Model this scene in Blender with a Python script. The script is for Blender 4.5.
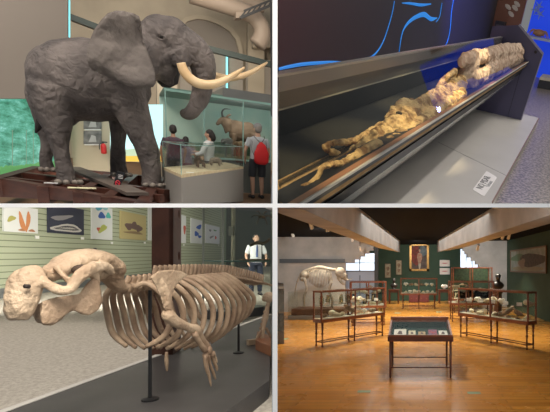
import bpy, bmesh, math, random
from math import sin, cos, pi, radians as R_
from mathutils import Vector as V, Matrix, Euler
random.seed(7)
S = bpy.context.scene
for _o in list(bpy.data.objects):
    bpy.data.objects.remove(_o)
C = S.collection

# ---------------------------------------------------------------- camera
F = 450.0                       # focal length in pixels of the 550 px wide frame
PX0, PY0 = 412.0, 267.0         # principal point (a shift lens, kept level)
CAMW = V((0, 0, 2.1))
_cd = bpy.data.cameras.new('camera')
_cam = bpy.data.objects.new('camera', _cd); C.objects.link(_cam)
_cam.location = CAMW; _cam.rotation_euler = (pi / 2, 0, 0)
_cd.sensor_width = 36.0; _cd.sensor_fit = 'HORIZONTAL'; _cd.lens = F / 550 * 36.0
_cd.shift_x = -(PX0 - 275) / 550; _cd.shift_y = (PY0 - 206) / 550
_cd.clip_start = 0.05; _cd.clip_end = 200
S.camera = _cam

# ---------------------------------------------------------------- world and exposure
W = bpy.data.worlds.new('world'); S.world = W; W.use_nodes = True
W.node_tree.nodes['Background'].inputs[0].default_value = (0.95, 0.97, 1.0, 1)
W.node_tree.nodes['Background'].inputs[1].default_value = 0.2
S.view_settings.view_transform = 'Standard'
S.view_settings.look = 'None'
S.view_settings.exposure = 0.0
S.view_settings.gamma = 1.0
S.view_settings.use_curve_mapping = False

# ---------------------------------------------------------------- the four galleries' own frames (rigid placements)
def wdir(px, py):
    return V(((px - PX0) / F, 1.0, (PY0 - py) / F))

class Room:
    def __init__(s, X, Y, Z, h):
        R = Matrix((X, Y, Z)).transposed()
        s.M = Matrix.Translation(CAMW) @ R.to_4x4() @ Matrix.Translation((0, 0, -h))
        s.inv = R.transposed(); s.h = h; s.o = V((0, 0, h))
    def ray(s, px, py):
        return s.inv @ wdir(px, py)
    def at(s, px, py, x=None, y=None, z=None):
        d = s.ray(px, py)
        if y is not None: t = y / d.y
        elif x is not None: t = x / d.x
        else: t = (z - s.h) / d.z
        return s.o + d * t

def level_room(px, py, h, roll=0):
    Y = wdir(px, py).normalized(); U = V((0, 0, 1)); Z = (U - U.dot(Y) * Y).normalized()
    X = Y.cross(Z); X, Z = X * cos(roll) + Z * sin(roll), Z * cos(roll) - X * sin(roll)
    return Room(X, Y, Z, h)

_L = wdir(592, 22).normalized(); _D = wdir(279, 995); _D = (_D - _D.dot(_L) * _L).normalized()
ELE = level_room(137, 128, 1.6, R_(2.5))                     # the elephant hall
MUM = Room(_L.cross(-_D), _L, -_D, 1.6)             # the mummy gallery
COW = level_room(137, 251, 1.2)                     # the sea cow gallery
HAL = Room(V((1, 0, 0)), V((0, 1, 0)), V((0, 0, 1)), 2.1)   # the hall of show cases
RM = HAL
def slab_z(room, x, y, py=205.5):
    """height, in a room's own frame, of the slab between the storeys above floor point (x, y)"""
    n = V((0, -(PY0 - py) / F, 1)); w = lambda z: (room.M @ V((x, y, z)) - CAMW).dot(n); a, b = w(0), w(1)
    return -a / (b - a)

# ---------------------------------------------------------------- lights
def light(room, kind, loc, target, energy, color=(1, 1, 1), size=0.5, angle=60, blend=0.6, sizey=None):
    l = bpy.data.lights.new('lamp', kind); l.energy = energy; l.color = color
    if kind == 'AREA':
        l.size = size
        if sizey: l.shape = 'RECTANGLE'; l.size_y = sizey
    else: l.shadow_soft_size = size
    if kind == 'SPOT': l.spot_size = R_(angle); l.spot_blend = blend
    o = bpy.data.objects.new('lamp', l); C.objects.link(o)
    q = (V(target) - V(loc)).to_track_quat('-Z', 'Y').to_matrix().to_4x4()
    o.matrix_world = room.M @ Matrix.Translation(loc) @ q
    return o
WARM = (1, .87, .68)
for x, y, e in ((0, 9, 200), (-2.2, 13.5, 800), (2.5, 13.5, 800), (0, 14.5, 500), (0, 19, 1100), (0, 25, 800), (-3.2, 18.5, 500), (3.2, 20, 500)):
    light(HAL, 'SPOT', (x, y, 3.4 if y > 10 else 3.1), (x, y + .4, 0), e, WARM, .15, 110, .8)
light(HAL, 'AREA', (.2, 17, 3.42), (.2, 17, 0), 250, (1, .95, .88), 4, sizey=12)
light(HAL, 'AREA', (1.0, 6, 2.75), (1.0, 9, 0), 60, (1, .93, .85), 2.5)

light(HAL, 'SPOT', (-3.2, 15.5, 3.3), (-4.2, 21, 1.9), 430, (1, .95, .88), .1, 75, .9)
light(HAL, 'SPOT', (3.6, 19.5, 3.3), (3.7, 24, 1.9), 420, (1, .95, .88), .1, 75, .9)
light(HAL, 'SPOT', (.3, 23.5, 3.3), (.3, 28, 2.2), 260, (1, .95, .85), .1, 100, .9)
# sea cow gallery
for (px, py, z), e in (((60, 360, 2.9), 200), ((150, 380, 2.7), 150), ((230, 370, 2.9), 170)):
    p = COW.at(px, py, z=.8); light(COW, 'SPOT', (p.x - .3, p.y - .5, z), (p.x, p.y + .2, .5), e, (1, .93, .84), .25, 100, .9)
for px, py in ((40, 310), (120, 305), (190, 300)):
    p = COW.at(px, py, z=0); z = slab_z(COW, p.x, p.y) - .25
    light(COW, 'AREA', (p.x, p.y, z), (p.x + .1, p.y + 2.0, .9), 110, (1, .96, .86), 2.2)
for px, py, e in ((165, 282, 260), (205, 276, 420), (240, 276, 160)):  # spots added to brighten the right part of the slatted wall
    p = COW.at(px, py, z=0); z = slab_z(COW, p.x, p.y) - .3
    light(COW, 'SPOT', (p.x + .6, p.y - 3.0, z - .1), (p.x + .2, p.y + 3, 1.4), e, (1, .97, .86), .3, 120, .9)
# elephant hall
light(ELE, 'AREA', (-3.0, 6.5, 6.8), (-.8, 9.5, 2), 420, (1, .9, .8), 2)
light(ELE, 'SPOT', (1.6, 6.8, 7.0), (.3, 9.4, 2.6), 1600, (1, .9, .8), .12, 50, .8)
light(ELE, 'AREA', (1.5, 16, 6.5), (2, 20, 2.5), 400, (1, .9, .75), 4)
light(ELE, 'AREA', (-4, 11.5, 6.5), (-5, 14, 3), 160, (1, .9, .8), 2)
light(ELE, 'AREA', (3.0, 9.5, 4.6), (3.2, 11.5, 1.0), 260, (1, .95, .88), 1.5)  # lamp added to brighten the visitors
light(ELE, 'AREA', (3.2, 14.0, 2.6), (3.2, 16.2, 1.8), 45, (.92, 1, .95), 2.5, sizey=.8)  # lamp added to brighten the inside of the wall case
# mummy gallery
for y, e in ((1.6, 130), (2.4, 165), (3.4, 200), (4.6, 190)):
    light(MUM, 'SPOT', (-.35, y + .2, 2.5), (-.93, y, .98), e, (1, .80, .48), .03, 26, .8)
light(MUM, 'SPOT', (.6, 3.0, 4.2), (-.9, 4.4, .3), 330, (1, .94, .88), .06, 75, .9)
light(MUM, 'SPOT', (-1.5, 8.0, 3.3), (-2.4, 9.2, 2.0), 900, (.06, .08, 1), .05, 66, .9)
light(MUM, 'SPOT', (-.4, 10.5, 3.5), (-.5, 8.0, .6), 45, (.25, .3, 1), .04, 70, .9)
light(MUM, 'SPOT', (-1.4, 2.6, 2.6), (-2.4, 4.2, 1.1), 190, (1, .22, .22), .05, 80, .9)
light(MUM, 'AREA', (.6, 8.5, 3.8), (.1, 8.5, 0), 110, (1, .93, .86), 1.5)
light(HAL, 'AREA', (-.35, -.7, 3.3), (-.3, 1.0, 2.1), 16, (1, .99, .97), .5)  # added fill light that whitens the front edges of the dividing walls


# ---------------------------------------------------------------- materials
MATS = {}
def mat(name, col=(.5, .5, .5), rough=.6, metal=0, col2=None, scale=5, bump=0, bscale=None, emit=None, estr=1, spec=.5, detail=4, stretch=(1, 1, 1), contrast=(.35, .65), coat=0):
    if name in MATS: return MATS[name]
    m = bpy.data.materials.new(name); m.use_nodes = True; n = m.node_tree.nodes; L = m.node_tree.links
    b = n['Principled BSDF']
    b.inputs['Base Color'].default_value = (*col, 1); b.inputs['Roughness'].default_value = rough
    b.inputs['Metallic'].default_value = metal; b.inputs['Specular IOR Level'].default_value = spec
    b.inputs['Coat Weight'].default_value = coat
    if col2 or bump:
        tc = n.new('ShaderNodeTexCoord'); mp = n.new('ShaderNodeMapping'); mp.inputs['Scale'].default_value = stretch
        L.new(tc.outputs['Object'], mp.inputs[0])
    if col2:
        t = n.new('ShaderNodeTexNoise'); t.inputs['Scale'].default_value = scale; t.inputs['Detail'].default_value = detail
        L.new(mp.outputs[0], t.inputs[0])
        r = n.new('ShaderNodeValToRGB'); r.color_ramp.elements[0].position = contrast[0]; r.color_ramp.elements[1].position = contrast[1]
        r.color_ramp.elements[0].color = (*col, 1); r.color_ramp.elements[1].color = (*col2, 1)
        L.new(t.outputs[0], r.inputs[0]); L.new(r.outputs[0], b.inputs['Base Color'])
    if bump:
        t2 = n.new('ShaderNodeTexNoise'); t2.inputs['Scale'].default_value = bscale or scale * 3; t2.inputs['Detail'].default_value = 6
        L.new(mp.outputs[0], t2.inputs[0]); bp = n.new('ShaderNodeBump'); bp.inputs['Strength'].default_value = bump
        bp.inputs['Distance'].default_value = .05
        L.new(t2.outputs[0], bp.inputs['Height']); L.new(bp.outputs[0], b.inputs['Normal'])
    if emit:
        b.inputs['Emission Color'].default_value = (*emit, 1); b.inputs['Emission Strength'].default_value = estr
    MATS[name] = m
    return m

def glass(name, tint=(1, 1, 1), refl=.06, rough=.0):
    if name in MATS: return MATS[name]
    m = bpy.data.materials.new(name); m.use_nodes = True; n = m.node_tree.nodes; L = m.node_tree.links
    n.remove(n['Principled BSDF']); t = n.new('ShaderNodeBsdfTransparent'); g = n.new('ShaderNodeBsdfGlossy')
    t.inputs[0].default_value = (*tint, 1); g.inputs['Roughness'].default_value = rough
    lw = n.new('ShaderNodeLayerWeight'); lw.inputs[0].default_value = .5; pw = n.new('ShaderNodeMath'); pw.operation = 'POWER'; pw.inputs[1].default_value = 4.5
    L.new(lw.outputs['Facing'], pw.inputs[0]); fr = n.new('ShaderNodeMath'); fr.operation = 'MULTIPLY_ADD'; fr.inputs[1].default_value = .9; fr.inputs[2].default_value = .04; L.new(pw.outputs[0], fr.inputs[0])
    ma = n.new('ShaderNodeMath'); ma.operation = 'MULTIPLY'; ma.inputs[1].default_value = refl / .05; ma.use_clamp = True
    x = n.new('ShaderNodeMixShader')
    L.new(fr.outputs[0], ma.inputs[0]); L.new(ma.outputs[0], x.inputs[0]); L.new(t.outputs[0], x.inputs[1]); L.new(g.outputs[0], x.inputs[2])
    L.new(x.outputs[0], n['Material Output'].inputs[0]); MATS[name] = m
    return m

def nodes_of(m):
    return m.node_tree.nodes, m.node_tree.links, m.node_tree.nodes['Principled BSDF']

# ---------------------------------------------------------------- mesh building
LM = {}                          # each object's matrix in its room's frame
class MB:
    def __init__(s): s.v = []; s.f = []; s.mi = []
    def add(s, vs, fs, mi=0):
        k = len(s.v); s.v += [V(p) for p in vs]; s.f += [tuple(i + k for i in f) for f in fs]; s.mi += [mi] * len(fs); return s
    def box(s, c, d, rz=0, mi=0):
        c = V(c); m = Matrix.Rotation(rz, 3, 'Z'); h = V(d) / 2
        vs = [c + m @ V((x * h.x, y * h.y, z * h.z)) for z in (-1, 1) for y in (-1, 1) for x in (-1, 1)]
        return s.add(vs, [(0, 2, 3, 1), (4, 5, 7, 6), (0, 1, 5, 4), (2, 6, 7, 3), (0, 4, 6, 2), (1, 3, 7, 5)], mi)
    def bar(s, a, b, w, h=None, up=(0, 0, 1), mi=0):
        a, b = V(a), V(b); h = h or w; d = (b - a).normalized(); u = V(up)
        if abs(d.dot(u)) > .95: u = V((0, 1, 0))
        sd = d.cross(u).normalized() * w / 2; up = sd.cross(d).normalized() * h / 2
        vs = [p + i * sd + j * up for p in (a, b) for i, j in ((-1, -1), (1, -1), (1, 1), (-1, 1))]
        return s.add(vs, [(3, 2, 1, 0), (4, 5, 6, 7), (0, 1, 5, 4), (1, 2, 6, 5), (2, 3, 7, 6), (3, 0, 4, 7)], mi)
    def prism(s, poly, ext, mi=0):
        n = len(poly); e = V(ext); a = [V(p) for p in poly]
        return s.add(a + [p + e for p in a], [tuple(range(n))[::-1], tuple(range(n, 2 * n))] + [(i, (i + 1) % n, n + (i + 1) % n, n + i) for i in range(n)], mi)
    def tube(s, pts, r, seg=8, axis=None, rb=None, smooth=4, mi=0):
        pts = [V(p) for p in pts]; n = len(pts)
        ra = list(r) if hasattr(r, '__len__') else [r] * n
        rb = ra if rb is None else (list(rb) if hasattr(rb, '__len__') else [rb] * n)
        if smooth > 1 and n > 2:
            P, A, B = [], [], []
            for i in range(n - 1):
                p0, p1, p2, p3 = pts[max(i - 1, 0)], pts[i], pts[i + 1], pts[min(i + 2, n - 1)]
                for k in range(smooth):
                    t = k / smooth
                    P.append(.5 * (2 * p1 + (p2 - p0) * t + (2 * p0 - 5 * p1 + 4 * p2 - p3) * t * t + (3 * p1 - p0 - 3 * p2 + p3) * t ** 3))
                    u = t * t * (3 - 2 * t); A.append(ra[i] * (1 - u) + ra[i + 1] * u); B.append(rb[i] * (1 - u) + rb[i + 1] * u)
            P.append(pts[-1]); A.append(ra[-1]); B.append(rb[-1]); pts, ra, rb, n = P, A, B, len(P)
        vs = []; ref = V(axis) if axis else None; prev = None
        for i in range(n):
            d = (pts[min(i + 1, n - 1)] - pts[max(i - 1, 0)])
            d = d.normalized() if d.length > 1e-9 else V((0, 0, 1))
            if ref is not None:
                w = (ref - ref.dot(d) * d); w = w.normalized() if w.length > 1e-6 else V((1, 0, 0)); u = d.cross(w)
            else:
                if prev is None:
                    q = V((0, 0, 1)) if abs(d.z) < .9 else V((1, 0, 0)); u = d.cross(q).normalized()
                else:
                    u = prev - prev.dot(d) * d; u = u.normalized()
                prev = u; w = d.cross(u)
            for k in range(seg):
                a = 2 * pi * k / seg; vs.append(pts[i] + u * cos(a) * ra[i] + w * sin(a) * rb[i])
        fs = [(i * seg + k, i * seg + (k + 1) % seg, (i + 1) * seg + (k + 1) % seg, (i + 1) * seg + k) for i in range(n - 1) for k in range(seg)]
        fs += [tuple(range(seg))[::-1], tuple(range((n - 1) * seg, n * seg))]
        return s.add(vs, fs, mi)
    def lathe(s, prof, c, seg=16, mi=0):
        c = V(c); n = len(prof)
        vs = [c + V((r * cos(2 * pi * k / seg), r * sin(2 * pi * k / seg), z)) for r, z in prof for k in range(seg)]
        fs = [(i * seg + k, i * seg + (k + 1) % seg, (i + 1) * seg + (k + 1) % seg, (i + 1) * seg + k) for i in range(n - 1) for k in range(seg)]
        return s.add(vs, fs + [tuple(range(seg))[::-1], tuple(range((n - 1) * seg, n * seg))], mi)
    def ball(s, c, r, rot=None, seg=14, mi=0):
        c = V(c); r = V(r) if hasattr(r, '__len__') else V((r, r, r)); rings = max(4, seg // 2)
        m = Euler(rot).to_matrix() if rot else Matrix.Identity(3); vs = []
        for i in range(1, rings):
            t = pi * i / rings
            vs += [c + m @ V((r.x * sin(t) * cos(2 * pi * k / seg), r.y * sin(t) * sin(2 * pi * k / seg), r.z * cos(t))) for k in range(seg)]
        a = len(vs); vs += [c + m @ V((0, 0, r.z)), c + m @ V((0, 0, -r.z))]
        fs = [(i * seg + k, (i + 1) * seg + k, (i + 1) * seg + (k + 1) % seg, i * seg + (k + 1) % seg) for i in range(rings - 2) for k in range(seg)]
        fs += [(a, k, (k + 1) % seg) for k in range(seg)] + [(a + 1, (rings - 2) * seg + (k + 1) % seg, (rings - 2) * seg + k) for k in range(seg)]
        return s.add(vs, fs, mi)
    def mesh(s, name, mats, smooth=False):
        me = bpy.data.meshes.new(name); me.from_pydata([tuple(p) for p in s.v], [], s.f); 
        for m in mats: me.materials.append(m)
        me.polygons.foreach_set('material_index', s.mi)
        bm = bmesh.new(); bm.from_mesh(me); bmesh.ops.recalc_face_normals(bm, faces=bm.faces); bm.to_mesh(me); bm.free()
        if smooth: me.polygons.foreach_set('use_smooth', [True] * len(me.polygons))
        me.update(); return me
    def build(s, name, mats, parent=None, smooth=False, fuse=None, bevel=0, sm_it=0, displace=0, sub=0):
        mats = mats if isinstance(mats, (list, tuple)) else [mats]
        if parent is None:
            lo = V([min(p[i] for p in s.v) for i in range(3)]); hi = V([max(p[i] for p in s.v) for i in range(3)])
            L = Matrix.Translation(((lo.x + hi.x) / 2, (lo.y + hi.y) / 2, lo.z))
        else: L = LM[parent.name]
        Li = L.inverted(); s.v = [Li @ p for p in s.v]
        me = s.mesh(name, mats, smooth or bool(fuse)); o = bpy.data.objects.new(name, me); C.objects.link(o)
        if fuse or bevel or sub:
            if fuse:
                md = o.modifiers.new('r', 'REMESH'); md.mode = 'VOXEL'; md.voxel_size = fuse; md.use_smooth_shade = True
                if sm_it:
                    q = o.modifiers.new('s', 'SMOOTH'); q.factor = .5; q.iterations = sm_it
                if displace:
                    tx = bpy.data.textures.new('t', 'CLOUDS'); tx.noise_scale = displace[1]
                    q = o.modifiers.new('d', 'DISPLACE'); q.texture = tx; q.strength = displace[0]; q.mid_level = .5
            if bevel:
                q = o.modifiers.new('b', 'BEVEL'); q.width = bevel; q.segments = 2; q.limit_method = 'ANGLE'
            if sub:
                q = o.modifiers.new('u', 'SUBSURF'); q.levels = q.render_levels = sub
            me2 = bpy.data.meshes.new_from_object(o.evaluated_get(bpy.context.evaluated_depsgraph_get()))
            o.modifiers.clear(); o.data = me2
            if not me2.materials:
                for m in mats: me2.materials.append(m)
            if fuse: me2.polygons.foreach_set('use_smooth', [True] * len(me2.polygons))
        if parent is None: o.matrix_world = RM.M @ L
        else: o.parent = parent
        LM[o.name] = L
        return o

def tag(o, label=None, cat=None, group=None, kind=None):
    if label: o['label'] = label
    if cat: o['category'] = cat
    if group: o['group'] = group
    if kind: o['kind'] = kind
    return o
def thing(name, label, cat, loc=(0, 0, 0), group=None, rz=0):
    o = bpy.data.objects.new(name, None); C.objects.link(o); o.empty_display_size = .1
    L = Matrix.Translation(loc) @ Matrix.Rotation(rz, 4, 'Z'); o.matrix_world = RM.M @ L; LM[o.name] = L
    return tag(o, label, cat, group)
def dup(o, loc, rz=0, label=None, group=None, sc=1):
    c = o.copy(); C.objects.link(c)
    L = Matrix.Translation(loc) @ Matrix.Rotation(rz, 4, 'Z') @ Matrix.Scale(sc, 4); c.matrix_world = RM.M @ L; LM[c.name] = L
    if label: c['label'] = label
    if group: c['group'] = group
    for ch in list(o.children):
        d = ch.copy(); C.objects.link(d); d.parent = c; LM[d.name] = L
        for g in list(ch.children):
            e = g.copy(); C.objects.link(e); e.parent = d; LM[e.name] = L
    return c
def struct(name, mb, m, smooth=False):
    return tag(mb.build(name, m, None, smooth), kind='structure')
def lerp(a, b, t): return V(a) * (1 - t) + V(b) * t
def writing(name, text, size, m, parent, origin, right, up, depth=.001, align='CENTER', bold=0):
    cu = bpy.data.curves.new(name, 'FONT'); cu.body = text; cu.size = size; cu.extrude = depth; cu.align_x = align; cu.align_y = 'CENTER'; cu.offset = bold; cu.resolution_u = 2
    o = bpy.data.objects.new(name, cu); C.objects.link(o)
    me = bpy.data.meshes.new_from_object(o.evaluated_get(bpy.context.evaluated_depsgraph_get())); bpy.data.objects.remove(o)
    r = V(right).normalized(); u = V(up); u = (u - u.dot(r) * r).normalized(); n = r.cross(u)
    T = Matrix((r, u, n)).transposed().to_4x4(); T.translation = V(origin)
    me.transform(LM[parent.name].inverted() @ T); me.materials.clear(); me.materials.append(m)
    q = bpy.data.objects.new(name, me); C.objects.link(q); q.parent = parent; LM[q.name] = LM[parent.name]
    return q

# ================================================================ the white dividing walls between the four galleries
bone = mat('pale_bone', (.74, .66, .50), .7, col2=(.55, .45, .30), scale=14)
card = mat('white_card', (.85, .85, .83), .7)
dark_bone = mat('brown_specimen', (.20, .13, .085), .7, col2=(.32, .22, .14), scale=12)
white = mat('white_paint', (.93, .93, .93), .7)
RM = HAL
def divider():
    y0, y1 = 1.0, 30.0
    m = MB(); kx = (275 - PX0) / F; w = 5.0 / F * y0 / 2
    m.prism([(kx * y0 - w, y0, -.2), (kx * y0 + w, y0, -.2), (kx * y1 + w, y1, -.2), (kx * y1 - w, y1, -.2)], (0, 0, 14))
    struct('wall_middle', m, white)
    kz = (PY0 - 205.5) / F; h = 4.0 / F * y0 / 2
    m = MB(); za, zb = 2.1 + kz * y0, 2.1 + kz * y1
    for ya, yb in ((y0, y0 + .3), (6.4, y1)):
        a, b = 2.1 + kz * ya, 2.1 + kz * yb; h2 = h if ya == y0 else .02
        x = kx * ya - w
        m.prism([(-22, ya, a - h2), (-22, yb, b - h2), (-22, yb, b + h2), (-22, ya, a + h2)], (22 + x, 0, 0))
    m.prism([(kx * y0 + w, y0, za - h), (kx * y1 + w, y1, zb - h), (kx * y1 + w, y1, zb + h), (kx * y0 + w, y0, za + h)], (12, 0, 0))
    struct('wall_between_floors', m, white)
divider()

# ================================================================ the elephant hall (upper left)
RM = ELE
FZ = .12
E_ = lambda px, py, y: ELE.at(px, py, y=y)
ez = lambda px, py, z: ELE.at(px, py, z=z)
beige = mat('beige_plaster', (.40, .34, .26), .85, col2=(.46, .395, .30), scale=1.2)
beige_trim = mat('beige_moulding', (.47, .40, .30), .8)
taupe = mat('taupe_panel', (.235, .205, .175), .85)
cyan_glow = mat('cyan_strip', (.2, .7, .75), .4, emit=(.25, .85, .95), estr=1.1)
def quad(px0, py0, px1, py1, y): return [E_(px0, py1, y), E_(px1, py1, y), E_(px1, py0, y), E_(px0, py0, y)]
def elephant_hall():
    sz = lambda x, y: slab_z(ELE, x, y, 205.2)
    # floor from where it meets the slab
    a, b = ez(-14, 204.8, FZ), ez(271, 204.8, FZ); c, d = E_(271, 205, 25), E_(-14, 205, 25)
    m = MB(); m.prism([V((p.x, p.y, FZ)) for p in (a, b, c, d)], (0, 0, -.03)); struct('floor', m, mat('brown_boards', (.13, .07, .035), .6, col2=(.22, .12, .06), scale=3, stretch=(1, 6, 1)))
    # back wall
    Y = 24.0; q = quad(-14, -20, 273.5, 205, Y); q[0].z = q[1].z = 0
    m = MB(); m.prism(q, (0, .3, 0)); struct('wall_back', m, beige)
    # recessed arch with raised moulding
    arc = [(176, 66), (174, 40), (177, 25), (185, 18), (196, 15.5), (208, 17), (221, 22), (232, 29), (239, 38), (242, 50), (243, 66)]
    inn = [(180, 66), (178, 41), (181, 28), (187, 22), (197, 19.5), (207, 21), (219, 25.5), (229, 32), (235, 40), (238, 51), (239, 66)]
    m = MB()
    for i in range(len(arc) - 1):
        m.prism([E_(*arc[i], Y), E_(*arc[i + 1], Y), E_(*inn[i + 1], Y), E_(*inn[i], Y)], (0, -.18, 0))
    struct('trim_1', m, beige_trim)
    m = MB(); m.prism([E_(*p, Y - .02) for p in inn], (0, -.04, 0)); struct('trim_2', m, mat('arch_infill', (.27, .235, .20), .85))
    # piers and capital
    m = MB(); m.prism([E_(246, 100, Y), E_(262, 100, Y), E_(262, 18, Y), E_(246, 18, Y)], (0, -.5, 0)); m.prism([E_(249, 50, Y), E_(266, 50, Y), E_(272, 40, Y), E_(249, 38, Y)], (0, -.9, 0)); struct('trim_3', m, beige_trim)
    m = MB(); m.prism(quad(157, 40, 177, 205, 17), (0, .6, 0)); 
    struct('trim_4', m, beige)
    # pale hanging blinds behind the tusks
    for i, (x0, y0, x1, y1) in enumerate(((180, 50, 226, 99), (229, 55, 243, 99), (246, 60, 272, 99))):
        o = MB().prism(quad(x0, y0, x1, y1, Y - .4), (0, .05, 0)).build('roller_blind', mat('blind_cloth', (.36, .32, .27), .85, col2=(.33, .29, .245), scale=2)); tag(o, ('wide pale blind behind the elephant\'s trunk', 'narrow pale blind right of the upper cyan light strip', 'pale blind at the hall\'s far right edge')[i], 'blind', 'pale blinds below the green beam')
    # green beams
    gm = mat('green_steel', (.014, .026, .023), .5)
    m = MB(); a, b = E_(-14, 180, 14.1), E_(67, 180, 14.1); m.prism([V((a.x, 14.2, 0)), V((b.x, 14.2, 0)), V((b.x, 14.2, .62)), V((a.x, 14.2, .40))], (0, .2, 0)); struct('baseboard_left', m, mat('dark_skirting', (.035, .035, .033), .7))
    for a, b, y, h, lab, ht in (((203, 44), (274, 62), 20, 5.5, 'dark green steel beam crossing the wall above the tusks', 0), ((70.5, 13.5), (106, 27), 17, 6, 'short dark green beam above the elephant\'s back', 0)):
        m = MB(); m.prism([E_(*a, y), E_(*b, y), E_(b[0], b[1] + h, y), E_(a[0], a[1] + h, y)], (0, .3, 0)); o = m.build('steel_beam', gm); o['kind'] = 'structure'
    # taupe wall panel with the forest screen beneath
    m = MB(); m.prism(quad(-14, -14, 67.5, 98.5, 14), (0, .35, 0)); struct('wall_left', m, taupe)
    for (x, y0, y1, d, lab) in ((69, 0, 37, 14.2, 'tall cyan light strip beside the taupe wall panel'), (227, 53, 97, 23.3, 'upright cyan light strip behind the tusks')):
        m = MB(); m.prism(quad(x - .9, y0, x + .9, y1, d), (0, .06, 0)); o = m.build('light_strip', cyan_glow); tag(o, lab, 'light strip')
    t = thing('forest_screen', 'large glowing screen of a misty green forest behind the hind legs', 'screen', E_(30, 172, 14.1))
    fm = mat('forest_picture', (.05, .2, .12), .4)
    n, L, b_ = nodes_of(fm); tc = n.new('ShaderNodeTexCoord'); ns = n.new('ShaderNodeTexNoise'); ns.inputs['Scale'].default_value = 3.0; ns.inputs['Detail'].default_value = 10; ns.inputs['Roughness'].default_value = .75
    mp = n.new('ShaderNodeMapping'); mp.inputs['Scale'].default_value = (1, 1, 1.5); L.new(tc.outputs['Object'], mp.inputs[0]); L.new(mp.outputs[0], ns.inputs[0])
    cr = n.new('ShaderNodeValToRGB'); e = cr.color_ramp.elements; e[0].position = .36; e[0].color = (.01, .09, .05, 1); e[1].position = .66; e[1].color = (.42, .85, .78, 1)
    e2 = cr.color_ramp.elements.new(.44); e2.color = (.04, .26, .15, 1); e3 = cr.color_ramp.elements.new(.55); e3.color = (.14, .50, .36, 1)
    L.new(ns.outputs[0], cr.inputs[0]); L.new(cr.outputs[0], b_.inputs['Emission Color']); b_.inputs['Emission Strength'].default_value = .85; b_.inputs['Base Color'].default_value = (.02, .05, .04, 1)
    fg = mat('forest_near_leaves', (.05, .2, .05), .5, emit=(.16, .42, .16), estr=.45)
    MB().prism([E_(-10, 178, 14.1), E_(67, 166, 14.1), E_(67, 99, 14.1), E_(-10, 99, 14.1)], (0, .15, 0)).build('display', fm, t)
    m = MB(); rr = random.Random(5)
    for i in range(16):
        x = -8 + i * 4.6; y = 172 - (x + 8) * .12; m.prism([E_(x + 5 * cos(a * pi / 4), y + 4.5 * sin(a * pi / 4) * rr.uniform(.6, 1.2), 14.08) for a in range(8)], (0, .02, 0))
    m.build('pictured_leaves', fg, t)
    m = MB()
    for x, w in ((12, .8), (26, .6), (33, .6), (46, .7), (58, .6)): m.prism(quad(x, 130, x + w, 168, 14.09), (0, .02, 0))
    m.build('pictured_trunks', mat('pictured_trunk', (.1, .15, .1), .5, emit=(.16, .30, .22), estr=.5), t)
    # cream partition with photographs
    cream = mat('cream_partition', (.46, .40, .29), .8)
    m = MB(); a, b = E_(67.5, 98, 14.6), E_(108.5, 98, 14.6); m.prism([V((a.x, 14.6, 0)), V((b.x, 14.6, 0)), V((b.x, 14.6, a.z)), V((a.x, 14.6, a.z))], (0, .25, 0)); struct('wall_partition', m, cream)
    for (x0, y0, x1, y1, lab) in ((83.5, 115.5, 101.5, 129, 'upper black-and-white photograph on the cream partition'), (83.5, 131, 101.5, 144, 'lower black-and-white photograph on the cream partition')):
        t = thing('photograph', lab, 'picture', E_((x0 + x1) / 2, y1, 14.55), 'photographs on the cream partition')
        MB().prism(quad(x0, y0, x1, y1, 14.56), (0, .04, 0)).build('print', mat('photo_grey', (.22, .22, .21), .6, col2=(.06, .06, .06), scale=5, detail=6), t)
        MB().prism([E_(x0 + 5, y1 - 2, 14.55), E_(x1 - 5, y1 - 2, 14.55), E_(x1 - 6, y0 + 5, 14.55), E_(x0 + 8, y0 + 4, 14.55)], (0, .01, 0)).build('pictured_shape', mat('photo_pale', (.42, .42, .41), .6), t)
        MB().prism(quad(x0 + 1, y1 + .3, x1 - 1, y1 + 1.2, 14.56), (0, .03, 0)).build('caption', mat('white_card', (.85, .85, .83), .7), t)
    t = thing('exit_sign', 'small red sign with white marks high on the cream partition', 'sign', E_(106.5, 119, 14.5))
    MB().prism(quad(103.8, 115, 108.8, 119.8, 14.54), (0, .05, 0)).build('plate', mat('red_plate', (.60, .03, .03), .5), t)
    MB().prism(quad(105, 116.4, 106, 118.6, 14.53), (0, .01, 0)).prism(quad(106.6, 116.4, 107.6, 118.6, 14.53), (0, .01, 0)).build('white_marks', mat('white_card', (.85, .85, .83), .7), t)
    c = E_(104, 154, 14.4); t = thing('fire_extinguisher', 'red fire extinguisher on the cream partition below the photographs', 'extinguisher', c); k = 14.4 / 545
    rd = mat('extinguisher_red', (.55, .02, .02), .35)
    MB().lathe([(.001, 0), (2.3 * k, .01), (2.4 * k, .05), (2.4 * k, 8 * k), (1.6 * k, 9.4 * k), (.8 * k, 10 * k)], c, 16).build('tank', rd, t, smooth=True)
    MB().tube([c + V((0, 0, 10 * k)), c + V((0, 0, 11.2 * k))], .02, 8).box(c + V((.03, 0, 11.4 * k)), (.12, .03, .03)).build('valve', mat('dark_metal', (.03, .035, .04), .5), t)
    MB().tube([c + V((.02, 0, 11 * k)), c + V((-.08, -.02, 9 * k)), c + V((-.085, -.03, 4 * k))], .012, 6).build('hose', mat('dark_metal', (.03, .035, .04), .5), t, smooth=True)
    # savanna screen seen between the front legs
    t = thing('savanna_screen', 'bright pale blue and yellow screen right of the front legs', 'screen', E_(138, 163, 13.9))
    MB().prism(quad(110, 104.5, 163, 156, 13.9), (0, .15, 0)).build('display', mat('sky_picture', (.4, .6, .62), .4, emit=(.50, .80, .82), estr=.95, col2=None), t)
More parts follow.
